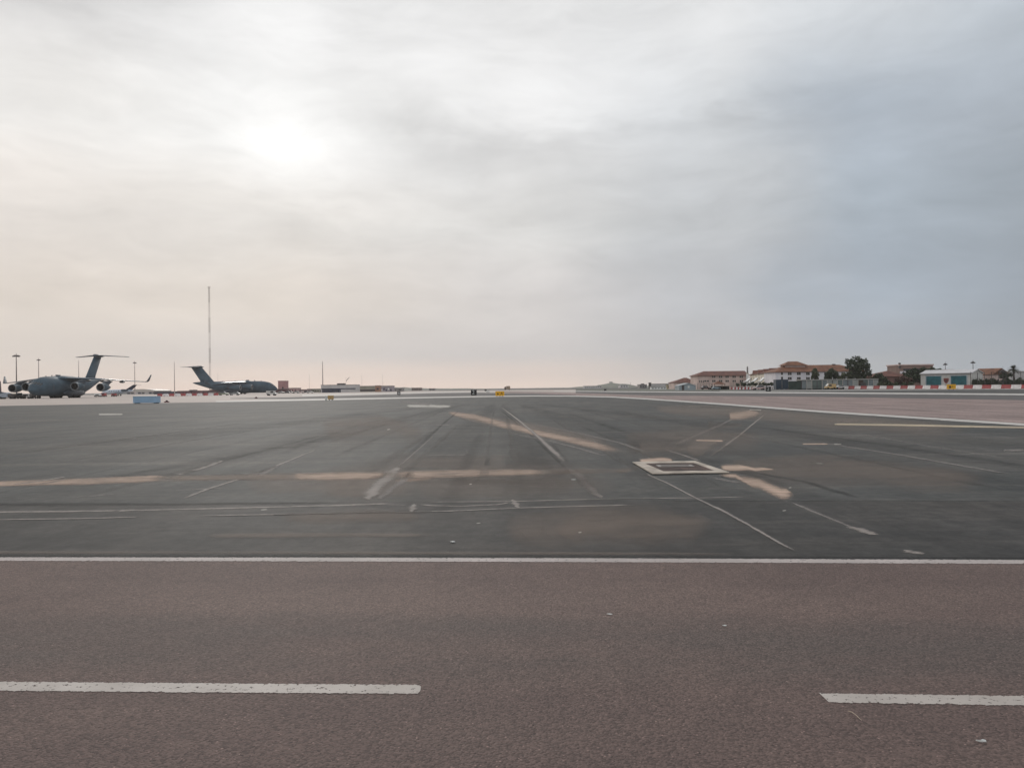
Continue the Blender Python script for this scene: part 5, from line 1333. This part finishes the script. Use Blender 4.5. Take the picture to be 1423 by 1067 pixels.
def tree(name, label, x, Y, ytop, blobs, leaf, n=2600, size=.28, cat='tree', trunk=.28, ybot=None):
    """blobs in photo pixels: (dx, y, r) relative to x"""
    p = gx(x, Y); R_ = thing(name, label, cat, p); s = Y/F; rnd = random.Random(int(x*7))
    B = []
    for (dx, y, r, *sq) in blobs:
        B.append((dx*s, rnd.uniform(-.4, .4)*r*s, Z(x+dx, y, Y), r*s, *(sq or [.85])))
    leaves(R_, B, n, size, leaf, int(x))
    zt = max(q[2] for q in B)*.8
    b = MB(); b.tube([(0, 0, 0), (.1, 0, zt*.35), (-.05, .1, zt*.7), (0, 0, zt)], [trunk*1.3, trunk, trunk*.7, trunk*.3], 8)
    for q in B:
        b.tube([(0, 0, min(zt*.3, q[2]*.5)), (q[0]*.5, q[1]*.5, q[2]*.65), (q[0]*.9, q[1], q[2])], [trunk*.6, trunk*.4, trunk*.12], 5)
    b.build('trunk', m_bark, R_, smooth=True)
    return R_
tree('pine_tree', 'tallest dark tree with an uneven crown at the right end of the white barracks', 1193, 262, 495,
     [(-2, 500.5, 7.5), (-12, 503, 5.5), (6, 503, 7), (-5, 509, 8.5), (9, 510, 7), (-13, 511, 5), (1, 517, 8.5), (12, 517, 6), (-9, 520, 8), (15, 521, 4.5), (5, 524, 7)], m_leaf, 5200, .26, trunk=.35)
tree('cypress_tree', 'narrow dark green tree in front of the white barracks, left of the round one', 1133, 266, 513, [(0, 516, 3.8, 1.1), (.5, 520, 4.6, 1.1), (-.5, 525, 4.8, 1.0)], m_leaf2, 1500, .22)
tree('round_tree', 'dark rounded tree between the narrow tree and the tallest tree', 1156, 266, 511, [(0, 515.5, 4.8), (-5, 520, 5), (4, 521, 6), (-4, 525, 6), (8, 525, 5)], m_leaf, 2200, .24)
tree('shrub', 'low olive shrubs in front of the white barracks just left of the tallest tree', 1174, 262, 517, [(0, 522, 5), (-6, 525, 4), (6, 524, 5)], m_leaf2, 1500, .22, 'shrub', .12)
tree('shrub', 'dark green rounded shrub right of the glazed shed', 1221, 258, 519, [(0, 524, 6.5, .9), (-7, 528, 5.5), (7, 528, 6), (12, 531, 4), (0, 531, 7)], m_leaf, 2600, .24, 'shrub', .15)
tree('shrub', 'reddish brown bush between the dark shrub and the fire station', 1255, 252, 521, [(0, 527, 6.5, .8), (-8, 529, 5), (8, 529, 5.5), (0, 533, 8, .6)], m_leafr, 2400, .24, 'shrub', .15)
tree('broad_tree', 'broad dark tree crown behind and left of the fire station', 1281, 262, 511, [(-20, 519, 6), (-10, 517, 7), (2, 515.5, 6), (14, 515, 5.5), (24, 516, 5), (-14, 525, 9), (-3, 524, 9), (8, 522, 7), (30, 518, 3.5)], m_leaf, 5200, .26, trunk=.35)
tree('hedge_bush', 'grey-green scrub at ground level behind the barriers left of the fire station', 1232, 240, 530, [(-10, 534, 3.5), (-2, 534.5, 3.5), (6, 534, 3.8), (14, 534, 3.6), (24, 534.5, 3.4), (34, 534, 3.6)], m_leaf2, 2200, .2, 'shrub', .08)
for i, (x, w, lab) in enumerate([(1358, 9, 'dark hedge bush behind the fence nearest the fire station'), (1378, 11, 'dark hedge bush behind the fence below the pale gable end'), (1398, 11, 'dark hedge bush behind the fence left of the palm trunk'), (1416, 10, 'dark hedge bush behind the fence at the right edge')]):
    tree('hedge_bush', lab, x, 232, 526, [(-w*.5, 531, 4.6), (0, 529.5, 5), (w*.5, 531, 4.6), (0, 534, 6, .5), (w*.8, 533, 4)], m_leaf, 1500, .22, 'shrub', .08)
tree('dark_tree', 'small dark conifer-like tree behind the fence, between the gable end and the palm', 1396, 250, 516, [(0, 519, 3, 1.1), (-2, 523, 4), (4, 523, 4), (8, 521, 3)], m_leaf, 1400, .22, trunk=.15)
for i, (x, lab) in enumerate([(1030, 'low dark scrub under the leftmost sail awning'), (1046, 'low dark scrub under the middle sail awning'), (1062, 'low dark scrub under the rightmost sail awning'), (1073, 'dark scrub just left of the blue container')]):
    tree('scrub_bush', lab, x, 284, 531, [(-5, 534.5, 2.6), (0, 533.5, 3), (5, 534.5, 2.8)], m_leaf, 800, .2, 'shrub', .06)
# palm
Y = 240; p = gx(1408.5, Y); pl = thing('palm_tree', 'palm with a dark spiky crown near the right edge of the photo', 'palm', p)
H = Z(1408, 512.5, Y)
b = MB(); b.tube([(0, 0, 0), (.1, 0, H*.4), (.05, 0, H*.8), (0, 0, H)], [.36, .27, .25, .32], 10); b.build('trunk', m_bark, pl, smooth=True)
rnd = random.Random(5); b = MB()
for k in range(46):
    a = 2*math.pi*k/46*1.618*4; e = rnd.uniform(-.45, 1.25); Lf = rnd.uniform(1.7, 2.3)
    d = Vector((math.cos(a)*math.cos(e), math.sin(a)*math.cos(e), math.sin(e))); side = Vector((-math.sin(a), math.cos(a), 0))
    P_ = [Vector((0, 0, H)) + d*Lf*t + Vector((0, 0, -1))*(Lf*.38*t*t) for t in [i/7 for i in range(8)]]
    for i in range(7):
        w0, w1 = .42*math.sin(math.pi*min(1, .12+i/7.6)), .42*math.sin(math.pi*min(1, .12+(i+1)/7.6))
        for s in (-1, 1):
            for q in range(2):
                f0 = P_[i].lerp(P_[i+1], q*.5); f1 = P_[i].lerp(P_[i+1], q*.5+.28)
                tipp = f0 + side*s*w0*1.7 + d*.16 + Vector((0, 0, -.10))
                b.add([f0, f1, tipp], [(0, 1, 2)])
        b.add([P_[i]-side*.07, P_[i]+side*.07, P_[i+1]+side*.05, P_[i+1]-side*.05], [(0, 1, 2, 3)])
b.build('crown', m_palm, pl, fix=False)

# ================================================================== HAZE
HAZE = 0.00012
if HAZE:
    b = MB(); b.box(-1500, 1500, -60, 3400, -1.2, 112); hzb = b.build('haze', [], None); tag(hzb, kind='stuff')
    mm = bpy.data.materials.new('haze'); mm.use_nodes = True; g = G(mm.node_tree)
    g.n.remove(g.n['Principled BSDF']); v = g.node('ShaderNodeVolumePrincipled'); v.inputs['Color'].default_value = lin((253, 248, 245)); v.inputs['Density'].default_value = HAZE
    v.inputs['Anisotropy'].default_value = .3
    g.l.new(v.outputs[0], g.n['Material Output'].inputs['Volume']); hzb.data.materials.append(mm)
